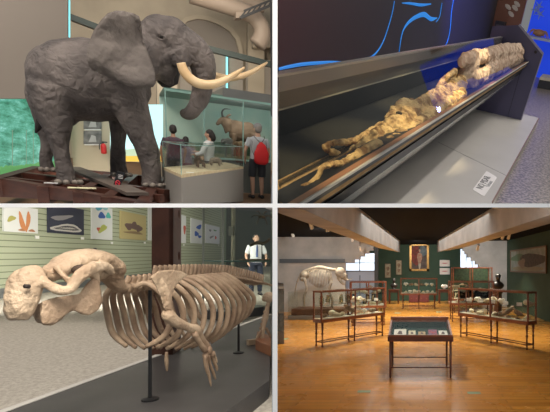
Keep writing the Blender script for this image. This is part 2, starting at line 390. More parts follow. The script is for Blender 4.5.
    MB().prism([E_(110, 157, 13.88), E_(163, 157, 13.88), E_(163, 148, 13.88), E_(150, 150.5, 13.88), E_(136, 148.5, 13.88), E_(110, 151, 13.88)], (0, .01, 0)).build('pictured_plain', mat('plain_picture', (.3, .35, .2), .4, emit=(.36, .52, .42), estr=.9), t)
    MB().prism(quad(110, 156, 163, 161.5, 13.85), (0, .2, 0)).build('yellow_band', mat('yellow_band', (.62, .42, .06), .5, emit=(.9, .6, .08), estr=.35), t)  # emissive yellow band along the foot of the screen
elephant_hall()

def ducts():
    dm = mat('duct_brown', (.30, .235, .185), .6)
    o = MB().tube([E_(190, -6, 21), E_(216, 2, 21), E_(240, 10, 21), E_(254, 17, 21), E_(261, 27, 21), E_(261.5, 37, 21), E_(257, 45, 21)], [.33] * 7, 14).build('air_duct', dm, smooth=True); tag(o, 'fat beige air duct bending down at the hall\'s top right', 'duct')
    o = MB().tube([E_(228, -5, 22), E_(252, 3, 22), E_(264, 7, 22)], [.25] * 3, 14).build('air_duct', dm, smooth=True); tag(o, 'straight beige air duct across the hall\'s top right corner', 'duct')
    m = MB(); a, b = [E_(240, 18, 20.2), E_(274, 4, 20.2)], [E_(244, 15, 20.2), E_(274, 1, 20.2)]
    bm_ = mat('black_truss', (.02, .02, .022), .5); m.bar(a[0], a[1], .09); 
    m.bar(E_(244, 11, 20.2), E_(274, -1, 20.2), .07)
    for k in range(6): m.bar(lerp(a[0], a[1], k / 6), lerp(E_(244, 11, 20.2), E_(274, -1, 20.2), (k + .5) / 6), .05)
    o = m.build('roof_truss', bm_); tag(o, 'black lattice roof truss at the hall\'s top right', 'truss')
    o = MB().prism(quad(236, 12, 244, 18, 20.6), (0, .5, 0)).build('duct_box', dm); tag(o, 'small square beige duct box beside the black truss', 'duct')
ducts()

# ---------------------------------------------------------------- timber crate under the elephant
crate = mat('crate_red_brown', (.045, .014, .009), .5, col2=(.08, .026, .015), scale=3, stretch=(1, 1, 4))
ZT = .6
def platform():
    t = thing('timber_platform', 'dark red-brown open timber frame carrying the elephant', 'platform', ez(70, 195, ZT))
    def beam(p, q, w=.16, h=.30, name='beam', m_=crate):
        a, b = ez(*p, ZT), ez(*q, ZT); d = (b - a).normalized(); s = V((-d.y, d.x, 0)) * w
        m = MB(); base = []
        for c in (a, b, b + s, a + s):
            base.append(V((c.x, c.y, max(ZT - h, slab_z(ELE, c.x, c.y, 205.0) + .0))))
        tp = [V((c.x, c.y, ZT)) for c in (a, b, b + s, a + s)]
        base = [V((p_.x, p_.y, min(p_.z, ZT - .01))) for p_ in base]
        m.add(base + tp, [(3, 2, 1, 0), (4, 5, 6, 7), (0, 1, 5, 4), (1, 2, 6, 5), (2, 3, 7, 6), (3, 0, 4, 7)])
        m.build(name, m_, t)
    beam((1, 178.5), (147, 203.5)); beam((1, 178.5), (42, 166.5)); beam((42, 166.5), (164, 177.5), .16, .26)
    beam((22, 172.5), (164, 190), .14, .22)
    beam((48, 186.6), (84, 171), .14); beam((84, 192.6), (112, 174), .14); beam((112, 197.5), (138, 175), .14); beam((147, 203.5), (165, 177.5), .16)
    beam((6, 177.2), (160, 195), .1, .15)
    # grey plank lying across
    a, b = ez(72, 169, ZT), ez(138, 196, ZT)
    m = MB(); m.bar(a + V((0, 0, .03)), b + V((0, 0, .03)), .30, .05); o = m.build('loose_plank', mat('grey_plank', (.10, .075, .06), .6, col2=(.14, .11, .09), scale=4)); tag(o, 'grey loose plank lying aslant on the timber frame', 'plank')
    for px, py, w, d, lab, mm, r in ((82, 188, .36, .16, 'cream sheet of paper lying on the front timber beam', (.62, .60, .38), .15), (51, 183, .18, .08, 'small white card on the front timber beam', (.7, .7, .7), .15), (137, 192, .22, .18, 'pale green sheet on the timber frame near the front foot', (.36, .46, .38), .15)):
        c = ez(px, py, ZT + .015); o = MB().box(c, (w, d, .01), r).build('paper_sheet', mat('sheet_%d' % px, mm, .8)); tag(o, lab, 'paper')
    c = ez(118, 189, ZT); c = ez(116, 188, ZT); k = 9.0 / 545
    s = thing('small_sign', 'small black sign with a red ring standing on the timber frame', 'sign', c)
    A = E_(113.5, 185.5, c.y); 
    MB().prism([E_(113, 186, c.y), E_(120, 188, c.y), E_(125, 173, c.y), E_(117, 171.5, c.y)], (0, .04, 0)).build('plate', mat('sign_black', (.015, .016, .02), .4), s)
    ring = [E_(117.6 + 2.1 * cos(a * pi / 6), 183 + 2.4 * sin(a * pi / 6), c.y - .012) for a in range(13)]
    MB().tube(ring, .009, 6, smooth=1).tube([ring[1], ring[7]], .008, 6).build('red_ring', mat('sign_red', (.6, .03, .05), .5), s)
    m = MB()
    for q in (174.5, 176, 177.5): m.prism([E_(118.2, q, c.y - .004), E_(122.8, q + .8, c.y - .004), E_(122.8, q + 1.3, c.y - .004), E_(118.2, q + .5, c.y - .004)], (0, .003, 0))
    m.build('printed_lines', mat('white_card', (.85, .85, .83), .7), s)
platform()

# ---------------------------------------------------------------- the elephant
hide = mat('elephant_hide', (.062, .053, .051), .8, col2=(.135, .115, .106), scale=2.6, bump=1.0, bscale=7, detail=10, stretch=(1, 1, .8))
def hide_wrinkles():
    n, L, b = nodes_of(hide); tc = n.new('ShaderNodeTexCoord'); v = n.new('ShaderNodeTexVoronoi'); v.feature = 'DISTANCE_TO_EDGE'; v.inputs['Scale'].default_value = 9
    ns = n.new('ShaderNodeTexNoise'); ns.inputs['Scale'].default_value = 3; mx = n.new('ShaderNodeMix'); mx.data_type = 'VECTOR'; mx.inputs[0].default_value = .35
    L.new(tc.outputs['Object'], ns.inputs[0]); L.new(tc.outputs['Object'], mx.inputs[4]); L.new(ns.outputs[1], mx.inputs[5]); L.new(mx.outputs[1], v.inputs[0])
    bp = n.new('ShaderNodeBump'); bp.inputs['Strength'].default_value = .7; bp.inputs['Distance'].default_value = .05
    L.new(v.outputs[0], bp.inputs['Height']); L.new(b.inputs['Normal'].links[0].from_socket, bp.inputs['Normal']); L.new(bp.outputs[0], b.inputs['Normal'])
hide_wrinkles()
FH, FF = ez(66, 183.5, ZT), ez(151, 187, ZT)
DE = (FF - FH).normalized(); NE = V((DE.y, -DE.x, 0))            # NE points to the viewer
def T_(px, py, off=0):
    d = ELE.ray(px, py); t = (FH + NE * off - ELE.o).dot(NE) / d.dot(NE); return ELE.o + d * t
KS = (FH - ELE.o).length / 545
def elephant():
    t = thing('elephant', 'large grey mounted African elephant with raised head and long tusks', 'elephant', (FH + FF) / 2)
    k = MB(); P = lambda L, off: [T_(x, y, off) for x, y in L]
    O = -.55
    def across(L, off):           # metres per pixel across the limb at each node
        out = []
        for i, (x, y) in enumerate(L):
            a, b = L[max(i - 1, 0)], L[min(i + 1, len(L) - 1)]; dx, dy = b[0] - a[0], b[1] - a[1]; n_ = math.hypot(dx, dy)
            out.append((T_(x - dy / n_, y + dx / n_, off) - T_(x, y, off)).length)
        return out
    def limb(L, r, off, rb=None, seg=16): k.tube(P(L, off), [q * w for q, w in zip(r, across(L, off))], seg, axis=NE, rb=[q * KS for q in (rb or r)])
    # trunk of the body
    k.ball(T_(49, 80, O), (17.5 * KS, .62, 31 * KS)); limb([(33, 80), (38, 77), (46, 77), (58, 78), (75, 80), (92, 81), (108, 80), (122, 76), (134, 70)], [6, 18, 28, 36, 40, 41, 41, 38, 30], O, [10, 22, 32, 38, 41, 42, 41, 38, 30], 24)
    # near and far hind legs
    limb([(49, 86), (50, 104), (56, 120), (58, 134), (60, 148), (63, 162), (66, 174), (67, 184)], [22, 20, 17, 12.5, 9, 8, 9.5, 11], -.12, [16, 15, 12, 10, 8.5, 8, 9.5, 11])
    limb([(46, 92), (46, 112), (48, 130), (48, 145), (46, 158), (47, 168), (48, 171.5)], [18, 15, 11, 7.5, 6.8, 7.2, 8.5], -1.15, [12, 12, 10, 8, 7, 7.5, 8.5])
    # near and far front legs
    limb([(118, 82), (126, 98), (134, 116), (141, 134), (148, 152), (151, 168), (152, 178), (152, 187)], [24, 20, 16.5, 13, 11.3, 10, 10, 11.3], -.12, [14, 14, 13, 12, 11, 10, 10, 11.3])
    limb([(114, 90), (117, 108), (118, 126), (118, 142), (118, 156), (119, 168), (120, 176.5)], [18, 13, 9, 7.8, 8, 8.5, 10], -1.15, [12, 12, 10, 9, 9, 9, 10])
    # neck and head
    limb([(122, 70), (138, 56), (150, 48), (160, 44)], [34, 31, 28, 25], -.45, [30, 26, 22, 20], 20)
    limb([(146, 32), (158, 33), (170, 38), (180, 44)], [13, 18, 20, 18], -.38, [16, 19, 19, 16], 20)
    limb([(150, 50), (160, 60), (166, 72), (168, 78)], [18, 17, 11, 6], -.36, [18, 16, 11, 7], 18)
    k.ball(T_(172, 30, -.35), (.26, .30, .22)); k.ball(T_(148, 66, -.30), (.22, .26, .26))
    # trunk
    limb([(180, 42), (192, 49), (200, 58), (204, 70), (203, 84), (200, 98), (195, 108), (189, 114), (184.5, 114), (183.5, 109)], [17, 15, 14, 12.5, 11, 10, 8.5, 7, 5, 3.6], -.33, [15, 13.5, 12.5, 11, 10, 9, 8, 6.5, 5, 3.6], 18)
    # tusk sockets, lower lip, brow
    limb([(176, 50), (181, 60), (184, 68)], [9, 8.5, 7], -.12, [8, 7, 6]); limb([(160, 72), (168, 80), (172, 86)], [8, 6, 3], -.38, [8, 6, 3])
    k.ball(T_(161, 34, -.10), (.09, .06, .05)); limb([(106, 108), (104, 116), (98, 119)], [6, 4.5, 4], O, [6, 5, 4]); limb([(70, 116), (72, 122), (76, 125)], [7, 5, 2.5], O)
    body = k.build('body', hide, t, fuse=.035, sm_it=5, displace=(.03, .22))
    # ears
    out = [(137, 30), (141, 22), (139, 16), (133, 13), (124, 11), (116, 10.5), (108, 13), (101, 20), (94, 30), (89, 42), (86.5, 54), (88, 64), (92, 70), (103, 75), (115, 80), (128, 86), (142, 88), (153, 87), (156, 83), (155, 72), (151, 60), (146, 48), (140, 38)]
    def ear(out, root, off0, flare, th=.05, sgn=1):
        m = MB(); rings = 5; n = len(out); cx, cy = root; lay = []
        for side in (0, 1):
            for r in range(rings + 1):
                f = r / rings
                for i, (x, y) in enumerate(out):
                    px, py = cx + (x - cx) * f, cy + (y - cy) * f
                    d = math.hypot(px - cx, py - cy) / 50; ripple = .05 * sin(i * 1.3) * f * f
                    dl = off0 + sgn * (flare * d * (1.4 - .45 * d) + ripple) + (th * (1 - .6 * f) if side else 0) * (1 if sgn > 0 else -1)
                    lay.append(T_(px, py, dl))
        k0 = (rings + 1) * n; fs = []
        for s in (0, 1):
            for r in range(rings):
                for i in range(n):
                    a, b = s * k0 + r * n + i, s * k0 + r * n + (i + 1) % n; fs.append((a, b, b + n, a + n))
        for i in range(n):
            a, b = rings * n + i, rings * n + (i + 1) % n; fs.append((a, b, b + k0, a + k0))
        m.add(lay, fs); return m
    ear(out, (143, 40), .02, .46).build('ear', mat('ear_hide', (.085, .072, .065), .8, col2=(.16, .138, .124), scale=2.2, bump=.9, bscale=9, detail=10), t, smooth=True)
    ear([(176, 60), (180, 74), (178, 84), (170, 88), (162, 87), (157, 82), (158, 72), (164, 62)], (166, 60), -1.0, .15, sgn=-1).build('ear', mat('shaded_hide', (.03, .027, .027), .8), t, smooth=True)  # far ear: its shade is put into a darker hide colour
    iv = mat('ivory', (.62, .42, .22), .35, col2=(.70, .53, .32), scale=3)
    MB().tube(P([(181, 63), (184, 71), (190, 78.5), (199, 83.5), (211, 84.5), (223, 81), (234, 75), (244.5, 67.5)], .02), [KS * q for q in (4.2, 4.8, 5, 4.8, 4.4, 3.6, 2.7, 1.0)], 12).build('tusk', iv, t, smooth=True)
    MB().tube(P([(206, 70), (216, 75.5), (228, 78), (240, 76.5), (252, 72), (262, 66), (267.5, 62.3)], -.85), [KS * q for q in (3.6, 3.6, 3.6, 3.3, 2.8, 2.0, .8)], 12).build('tusk', iv, t, smooth=True)
    MB().ball(T_(161.5, 37, -.03), .028).build('eye', mat('eye_dark', (.01, .008, .006), .15), t, smooth=True)
    MB().tube(P([(161, 35), (164, 36.2), (166, 38.5)], 0), .012, 6).tube(P([(157, 38), (160, 39.6), (164, 40)], 0), .012, 6).build('eyelid', hide, t, smooth=True)
    MB().tube(P([(30, 78), (27.5, 92), (31, 106), (38, 120)], -.62), [.05, .04, .03, .022], 8).build('tail', hide, t, smooth=True)
    MB().tube(P([(38, 119), (38.5, 126), (35.5, 133)], -.62), [.03, .05, .015], 8).build('tail_tuft', mat('tuft_black', (.015, .013, .012), .9), t, smooth=True)
    nail = mat('toenail', (.22, .19, .16), .5)
    for cx, cy, r, off in ((67, 183, 11, -.12), (152, 186, 11.3, -.12), (120, 175.6, 10, -1.15), (48, 170.6, 8.5, -1.15)):
        for a in (-.9, -.3, .35, .95):
            c = T_(cx, cy, off) + DE * (sin(a + .35) * r * KS) + NE * (cos(a + .35) * r * KS) ; MB().ball(c + V((0, 0, .03)), (.05, .04, .045)).build('toenail', nail, t, smooth=True)
elephant()

# ---------------------------------------------------------------- small glass case on its grey plinth
def small_case():
    hp = .9; a, b, c = ez(181.5, 178, hp), ez(243.5, 168.8, hp), ez(163.5, 170, hp); d = b + (c - a)
    ps = [a, b, d, c]
    t = thing('glass_case', 'small glass case on a plain grey plinth right of the elephant', 'display case', a)
    m = MB(); low = [V((p.x, p.y, max(FZ, slab_z(ELE, p.x, p.y, 205.0)))) for p in ps]; m.add(low + ps, [(3, 2, 1, 0), (4, 5, 6, 7), (0, 1, 5, 4), (1, 2, 6, 5), (2, 3, 7, 6), (3, 0, 4, 7)])
    m.build('plinth', mat('plinth_grey', (.235, .22, .20), .7), t)
    MB().prism([p + V((0, 0, .002)) for p in ps], (0, 0, .05)).build('base_board', mat('cream_board', (.62, .52, .33), .8, col2=(.5, .40, .24), scale=14), t)
    zt = 1.41; gl = glass('case_glass', (.97, .99, .985), .016); ge = mat('glass_edge', (.25, .42, .38), .2)
    for i in range(4):
        p, q = ps[i], ps[(i + 1) % 4]; n = V((-(q - p).y, (q - p).x, 0)).normalized() * .008
        MB().prism([V((p.x, p.y, hp + .05)), V((q.x, q.y, hp + .05)), V((q.x, q.y, zt)), V((p.x, p.y, zt))], n).build('glass_side', gl, t)
    MB().prism([V((p.x, p.y, zt)) for p in ps], (0, 0, .012)).build('glass_top', gl, t)
    m = MB()
    for i in range(4):
        p, q = ps[i], ps[(i + 1) % 4]; m.bar(V((p.x, p.y, zt)), V((q.x, q.y, zt)), .014); m.bar(V((p.x, p.y, hp + .05)), V((p.x, p.y, zt)), .010)
    m.build('glass_edging', ge, t)
    yy = (a.y + d.y) / 2
    furb = mat('brown_fur', (.15, .085, .045), .9, col2=(.26, .16, .09), scale=14, bump=.5, bscale=60)
    furg = mat('grey_fur', (.22, .17, .12), .9, col2=(.38, .31, .23), scale=18, bump=.5, bscale=60)
    for x0, x1, yb, ht, lab, fm, hd in ((196, 206, 167.5, 13, 'brown furry animal standing in the small glass case, facing the viewer', furb, 1), (209, 222, 165.8, 9, 'low grizzled animal in the small glass case behind the brown one', furg, 0)):
        cz = hp + .055; q = ez((x0 + x1) / 2, yb, cz); k = q.y / 545; w = (x1 - x0) * k; h = ht * k
        o = thing('stuffed_mammal', lab, 'stuffed animal', q); m = MB()
        ux = V((1, 0, 0))
        if hd:
            m.tube([q + V((-.05, .18, h * .5)), q + V((-.02, .05, h * .62)), q + V((0, -.08, h * .62))], [w * .36, w * .42, w * .34], 12); m.ball(q + V((.0, -.14, h * .74)), (w * .28, w * .34, w * .27)); m.tube([q + V((0, -.18, h * .70)), q + V((.0, -.28, h * .62))], [w * .16, w * .09])
            for s in (-1, 1): m.ball(q + V((s * w * .2, -.12, h * .95)), (w * .09, w * .06, w * .11))
            legs = [(-.28, -.1), (.28, -.1), (-.3, .16), (.26, .16)]
        else:
            m.tube([q + V((-w * .42, 0, h * .40)), q + V((-w * .2, 0, h * .62)), q + V((w * .2, 0, h * .66)), q + V((w * .45, .0, h * .4))], [h * .18, h * .36, h * .38, h * .18], 12); m.tube([q + V((-w * .38, -.02, h * .42)), q + V((-w * .56, -.04, h * .26))], [h * .2, h * .08]); m.tube([q + V((w * .42, 0, h * .4)), q + V((w * .6, .02, h * .12))], [h * .1, h * .05])
            legs = [(-.3, -.05), (.28, -.05), (-.28, .08), (.3, .08)]
        for lx, ly in legs: m.tube([q + V((lx * w, ly, h * .45)), q + V((lx * w * 1.1, ly - .01, .005))], [w * .12 if hd else h * .15, w * .09 if hd else h * .11], 8)
        m.build('body', fm, o, fuse=.012, sm_it=2)
        MB().ball(q + (V((0, -.29, h * .63)) if hd else V((-w * .57, -.04, h * .27))), .014).build('nose', mat('nose_black', (.01, .01, .01), .3), o)
    # a white label lying on the board
    q = ez(190, 172.5, hp + .055); o = MB().box(q, (.12, .06, .008), .1).build('label_card', mat('white_card', (.85, .85, .83), .7)); tag(o, 'white label card at the front of the small glass case', 'label card')
small_case()

# ---------------------------------------------------------------- the big diorama case and its animals
def diorama():
    y0, y1 = 13.4, 16.2
    A, B = E_(166, 150, y0), E_(271, 150, y0)
    t = thing('diorama_case', 'long wall case with a teal painted backdrop and dark metal canopy', 'display case', V(((A.x + B.x) / 2, y0, 0)))
    lim = lambda y: E_(271.3, 150, y).x
    zt = E_(240, 100, y0).z; zb = E_(240, 160, y0).z
    pts = [V((A.x, y0, 0)), V((B.x, y0, 0)), V((lim(y1), y1, 0)), V((A.x, y1, 0))]
    MB().prism([p + V((0, 0, FZ)) for p in pts], (0, 0, zb - FZ)).build('base', mat('dark_base', (.05, .055, .05), .6), t)
    bd = mat('painted_backdrop', (.42, .58, .52), .8, col2=(.58, .66, .56), scale=1.1)
    MB().prism([V((A.x, y1, zb)), V((lim(y1), y1, zb)), V((lim(y1), y1, zt)), V((A.x, y1, zt))], (0, .05, 0)).build('backdrop', bd, t)
    MB().prism([V((A.x, y1 - .02, zb)), V((lim(y1), y1 - .02, zb)), V((lim(y1), y1 - .02, zb + .30)), V((lerp(A, B, .7).x, y1 - .02, zb + .42)), V((lerp(A, B, .4).x, y1 - .02, zb + .30)), V((A.x, y1 - .02, zb + .38))], (0, .01, 0)).build('painted_bushes', mat('bush_paint', (.06, .12, .06), .8, col2=(.14, .20, .10), scale=6), t)
    MB().prism([p + V((0, 0, zb)) for p in pts], (0, 0, .04)).build('ground', mat('diorama_ground', (.20, .17, .09), .9, col2=(.12, .14, .06), scale=9), t)
    # canopy in two lengths, lower at the left
    cm = mat('canopy_metal', (.14, .145, .14), .4)
    m = MB(); a2 = E_(223, 150, y0); hh = 10.5 * y0 / 560
    m.prism([V((a2.x, y0, zt)), V((B.x, y0, zt)), V((lim(y1), y1, zt)), V((a2.x, y1, zt))], (0, 0, hh)); m.build('canopy', cm, t)
    m = MB(); m.prism([V((A.x, y0, zt)), V((a2.x, y0, zt)), V((a2.x, y1, zt)), V((A.x, y1, zt))], (0, 0, .06)); m.build('canopy', mat('canopy_teal', (.10, .20, .17), .4), t)
    ed = mat('glass_edge', (.25, .42, .38), .2); m = MB()
    for px in (167, 204.5, 243, 270.6): x = E_(px, 150, y0).x; m.bar((x, y0, zb), (x, y0, zt), .03)
    m.bar((A.x, y0, zb), (B.x - .02, y0, zb), .05); m.bar((A.x, y0, zt), (B.x - .02, y0, zt), .05); m.build('mullions', ed, t)
    MB().prism([V((A.x, y0, zb)), V((B.x, y0, zb)), V((B.x, y0, zt)), V((A.x, y0, zt))], (0, .01, 0)).build('front_pane', glass('diorama_glass', (.95, .985, .975), .02), t)
    # roan antelope
    Y = 14.6; Q = lambda px, py, o=0: E_(px, py, Y + o); k = Y / 560
    an = thing('antelope', 'tan mounted antelope with tall back-curved horns inside the wall case', 'antelope', V((Q(244, 0).x, Y, zb + .04)))
    tan = mat('antelope_coat', (.12, .062, .034), .85, col2=(.20, .115, .07), scale=5, bump=.3, bscale=50); m = MB()
    m.tube([Q(256, 131), Q(250, 131), Q(242, 132), Q(235, 130), Q(230, 129)], [k * q for q in (5, 10, 11.5, 11, 9.5)], 14, axis=(0, 1, 0), rb=[k * q for q in (4, 7, 8, 8, 7)])
    m.tube([Q(232, 129), Q(227, 123), Q(223, 119.5)], [k * 9.5, k * 6.5, k * 4.4], 12, axis=(0, 1, 0), rb=[k * 5, k * 3.5, k * 3])
    m.tube([Q(225, 118.5), Q(221, 120.5), Q(216.5, 124.8)], [k * 3.4, k * 3, k * 1.6], 10, axis=(0, 1, 0), rb=[k * 2.6, k * 2.2, k * 1.4])
    zf = zb + .045
    for x, o, kx in ((234, -.14, -1), (237, .14, -1), (254, -.14, 1), (251, .14, 1)):
        top = Q(x, 134, o); f = V((top.x, top.y, zf)); mid = lerp(top, f, .5) + V((.03 * kx, 0, 0))
        m.tube([top, lerp(top, f, .25), mid, lerp(top, f, .85), f], [k * 3.5, k * 2.6, k * 1.6, k * 1.2, k * 1.5], 8)
    m.build('body', tan, an, fuse=.022, sm_it=2)
    for s in (-1, 1):
        MB().tube([Q(223, 117, s * .05), Q(222, 112.5, s * .08), Q(224.5, 109, s * .1), Q(230.5, 109.3, s * .12)], [k * 1.1, k * .95, k * .7, k * .25], 8).build('horn', mat('horn_black', (.03, .025, .02), .5), an, smooth=True)
        MB().tube([Q(226, 117.5, s * .07), Q(229, 115, s * .14), Q(231.5, 115, s * .2)], [k * .8, k * 1.1, k * .3], 7).build('ear', tan, an, smooth=True)
    MB().tube([Q(258, 128), Q(260, 136), Q(259.5, 143)], [k * 1, k * .8, k * 1.2], 6).build('tail', horn if False else tan, an, smooth=True)
    # lesser animals in the case
    for i, (x0, x1, yt, h, dp, fm, lab) in enumerate(((222, 235, 138, 15, 13.75, mat('slate_fur', (.09, .085, .08), .9, col2=(.14, .13, .12), scale=12), 'dark grey stocky animal below the antelope in the wall case'), (235, 247, 141, 12, 13.9, mat('russet_fur', (.20, .11, .06), .9, col2=(.28, .18, .1), scale=12), 'russet animal beneath the antelope\'s belly in the wall case'), (186, 198, 143, 10, 14.3, mat('dun_fur', (.24, .19, .13), .9, col2=(.32, .26, .18), scale=12), 'dun animal behind the visitors in the wall case'))):
        k2 = dp / 560; q = lambda px, py, o=0: E_(px, py, dp + o); o_ = thing('stuffed_mammal', lab, 'stuffed animal', V((q((x0 + x1) / 2, 0).x, dp, zf))); m = MB(); r = h * .26
        m.tube([q(x0 + 4, yt + r + 1), q((x0 + x1) / 2, yt + r), q(x1 - 3, yt + r + 1)], [r * k2, r * 1.15 * k2, r * .9 * k2], 12); m.tube([q(x0 + 4, yt + r), q(x0 + 1.5, yt + r - 1), q(x0 - .5, yt + r + 1)], [r * .8 * k2, r * .7 * k2, r * .35 * k2], 10)
        for x in (x0 + 4, x1 - 3):
            for s in (-1, 1): tp = q(x, yt + r + 2, s * .09); m.tube([tp, V((tp.x, tp.y, zf))], [r * .38 * k2, r * .28 * k2], 8)
        for s in (-1, 1): m.ball(q(x0 + 2.4, yt + r * .35, s * .05), r * .25 * k2)
        m.build('body', fm, o_, fuse=.014, sm_it=2)
diorama()

# ---------------------------------------------------------------- visitors
def person(label, x, y, h, face, skin, hair, top_m, low_m, shorts=False, sleeve=.35, skirt=False, cap=None, arm=(0, 0), long_hair=False, pattern=None, elbow=0, z0=0):
    """a standing visitor: feet at (x, y); face = heading of the face in radians (0 looks along +Y)"""
    t = thing('person', label, 'person', (x, y, z0), rz=0); s = h / 1.75; ca, sa = cos(face), sin(face)
    def q(a, b, c): a *= s; b *= s; return V((x + a * ca - b * sa, y + a * sa + b * ca, z0 + c * s))     # a right, b forwards, c up
    AX = V((-sa, ca, 0))
    k = MB(); tube = lambda L, r, rb=None, m=None, seg=12: (m or k).tube([q(*p) for p in L], [v * s for v in r], seg, axis=AX, rb=[v * s for v in (rb or r)])
    for sd in (-1, 1):
        tube([(sd * .10, 0, .92), (sd * .11, .01, .70), (sd * .11, .02, .50), (sd * .11, -.01, .32), (sd * .11, -.02, .09), (sd * .11, -.01, .05)], [.088, .078, .056, .052, .035, .035])
        k.tube([q(sd * .11, -.05, .04), q(sd * .115, .06, .035), q(sd * .12, .17, .025)], [.038 * s, .04 * s, .028 * s], 8)
        w = arm[0 if sd < 0 else 1]
        sh, el = (sd * .19, 0, 1.42), (sd * (.25 + .03), -.01 + w * .16, 1.14)
        wr = (sd * (.27 - .10 * abs(w)), .06 + w * .36, .90 + w * .28)
        tube([sh, lerp(sh, el, .5), el, lerp(el, wr, .5), wr], [.052, .046, .038, .034, .024])
        d = (V(wr) - V(el)).normalized(); hp = V(wr) + d * .06
        k.tube([q(*wr), q(*hp), q(*(hp + d * .03))], [.022 * s, .034 * s, .03 * s], 8, axis=AX, rb=[.02 * s, .018 * s, .016 * s])
        for i in range(4):
            o = V((-.0, (i - 1.5) * .017, 0)); L = (.055, .065, .06, .045)[i]
            k.tube([q(*(hp + o)), q(*(hp + o + d * .04)), q(*(hp + o * 1.1 + d * (.04 + L * .5) + V((-sd * .01, 0, 0)))), q(*(hp + o * 1.1 + d * (.04 + L) + V((-sd * .022, 0, 0))))], [.009 * s] * 3 + [.007 * s], 6)
        k.tube([q(*(hp - d * .02 + V((0, .02, 0)))), q(*(hp + V((-sd * .01, .045, 0)))), q(*(hp + d * .035 + V((-sd * .015, .055, 0))))], [.011 * s, .010 * s, .008 * s], 6)
    tube([(0, 0, .88), (0, 0, .98), (0, .01, 1.12), (0, .01, 1.28), (0, 0, 1.40), (0, -.01, 1.47)], [.155, .16, .14, .165, .175, .08], [.10, .105, .095, .11, .10, .06], seg=16)
    tube([(0, -.01, 1.44), (0, 0, 1.53), (0, .01, 1.58)], [.06, .05, .052])
    k.ball(q(0, .015, 1.645), (.078 * s, .095 * s, .11 * s), (0, 0, face)); k.ball(q(0, .035, 1.60), (.058 * s, .07 * s, .07 * s), (0, 0, face))
    k.tube([q(0, .10, 1.655), q(0, .128, 1.625), q(0, .11, 1.615)], [.010 * s, .016 * s, .014 * s], 6)
    for sd in (-1, 1): k.ball(q(sd * .08, 0, 1.63), (.015 * s, .025 * s, .033 * s), (0, 0, face))
    k.ball(q(0, .105, 1.585), (.026 * s, .012 * s, .009 * s), (0, 0, face))
    k.build('body', skin, t, fuse=.013, sm_it=1)
    for sd in (-1, 1): MB().ball(q(sd * .032, .10, 1.655), .010 * s).build('eye', mat('eye_dark', (.01, .008, .006), .15), t)
    # clothes
    c = MB(); tube([(0, 0, .90), (0, 0, .99), (0, .01, 1.12), (0, .01, 1.28), (0, 0, 1.41), (0, -.01, 1.475)], [.178, .178, .165, .188, .196, .075], [.122, .124, .115, .128, .118, .066], c, 18)
    for sd in (-1, 1):
        w = arm[0 if sd < 0 else 1]; sh, el = V((sd * .17, 0, 1.42)), V((sd * .28, -.01 + w * .16, 1.14)); wr = V((sd * (.27 - .10 * abs(w)), .06 + w * .36, .90 + w * .28))
        e_ = lerp(sh, el, min(1, sleeve * 2)); L = [sh, lerp(sh, e_, .5), e_]; r = [.074, .070, .064]
        if sleeve > .5: L += [lerp(el, wr, (sleeve - .5) * 2)]; r += [.042]
        tube([tuple(p) for p in L], r, None, c)
    c.build('shirt', top_m, t, fuse=.014, sm_it=2)
    c = MB()
    if skirt: tube([(0, 0, .98), (0, 0, .85), (0, 0, .62), (0, 0, .48)], [.165, .19, .23, .25], [.12, .14, .18, .2], c, 18)
    else:
        tube([(0, 0, 1.0), (0, 0, .93), (0, 0, .86)], [.172, .178, .17], [.118, .125, .12], c, 16)
        for sd in (-1, 1): tube([(sd * .09, 0, .92), (sd * .11, .01, .72), (sd * .115, .015, .52)] + ([] if shorts else [(sd * .115, -.01, .3), (sd * .115, -.02, .10)]), [.105, .098, .095] + ([] if shorts else [.075, .062]), None, c)
    c.build('skirt' if skirt else ('shorts' if shorts else 'trousers'), low_m, t, fuse=.014, sm_it=2)
    for sd in (-1, 1): MB().tube([q(sd * .11, -.07, .045), q(sd * .115, .06, .05), q(sd * .12, .19, .035)], [.045 * s, .05 * s, .036 * s], 10).build('shoe', mat('shoe_dark', (.03, .03, .035), .6), t, smooth=True)
    c = MB(); c.ball(q(0, -.012, 1.675), (.090 * s, .104 * s, .100 * s), (0, 0, face)); c.ball(q(0, -.04, 1.63), (.084 * s, .075 * s, .085 * s), (0, 0, face))
    if long_hair: c.tube([q(0, -.06, 1.66), q(0, -.10, 1.56), q(0, -.09, 1.47)], [.075 * s, .07 * s, .045 * s], 10)
    c.build('hair', hair, t, fuse=.012)
    if cap:
        c = MB(); c.ball(q(0, 0, 1.70), (.098 * s, .112 * s, .085 * s), (0, 0, face)); c.tube([q(0, .08, 1.70), q(0, .14, 1.695), q(0, .19, 1.68)], [.07 * s, .07 * s, .05 * s], 12, axis=V((0, 0, 1)), rb=[.012 * s] * 3); c.build('cap', cap, t, fuse=.012)
    return t, q
skin = mat('skin', (.50, .30, .21), .6); skin2 = mat('skin_dark', (.34, .19, .12), .6); hairb = mat('hair_black', (.015, .011, .009), .6); hairg = mat('hair_grey', (.20, .18, .16), .7)
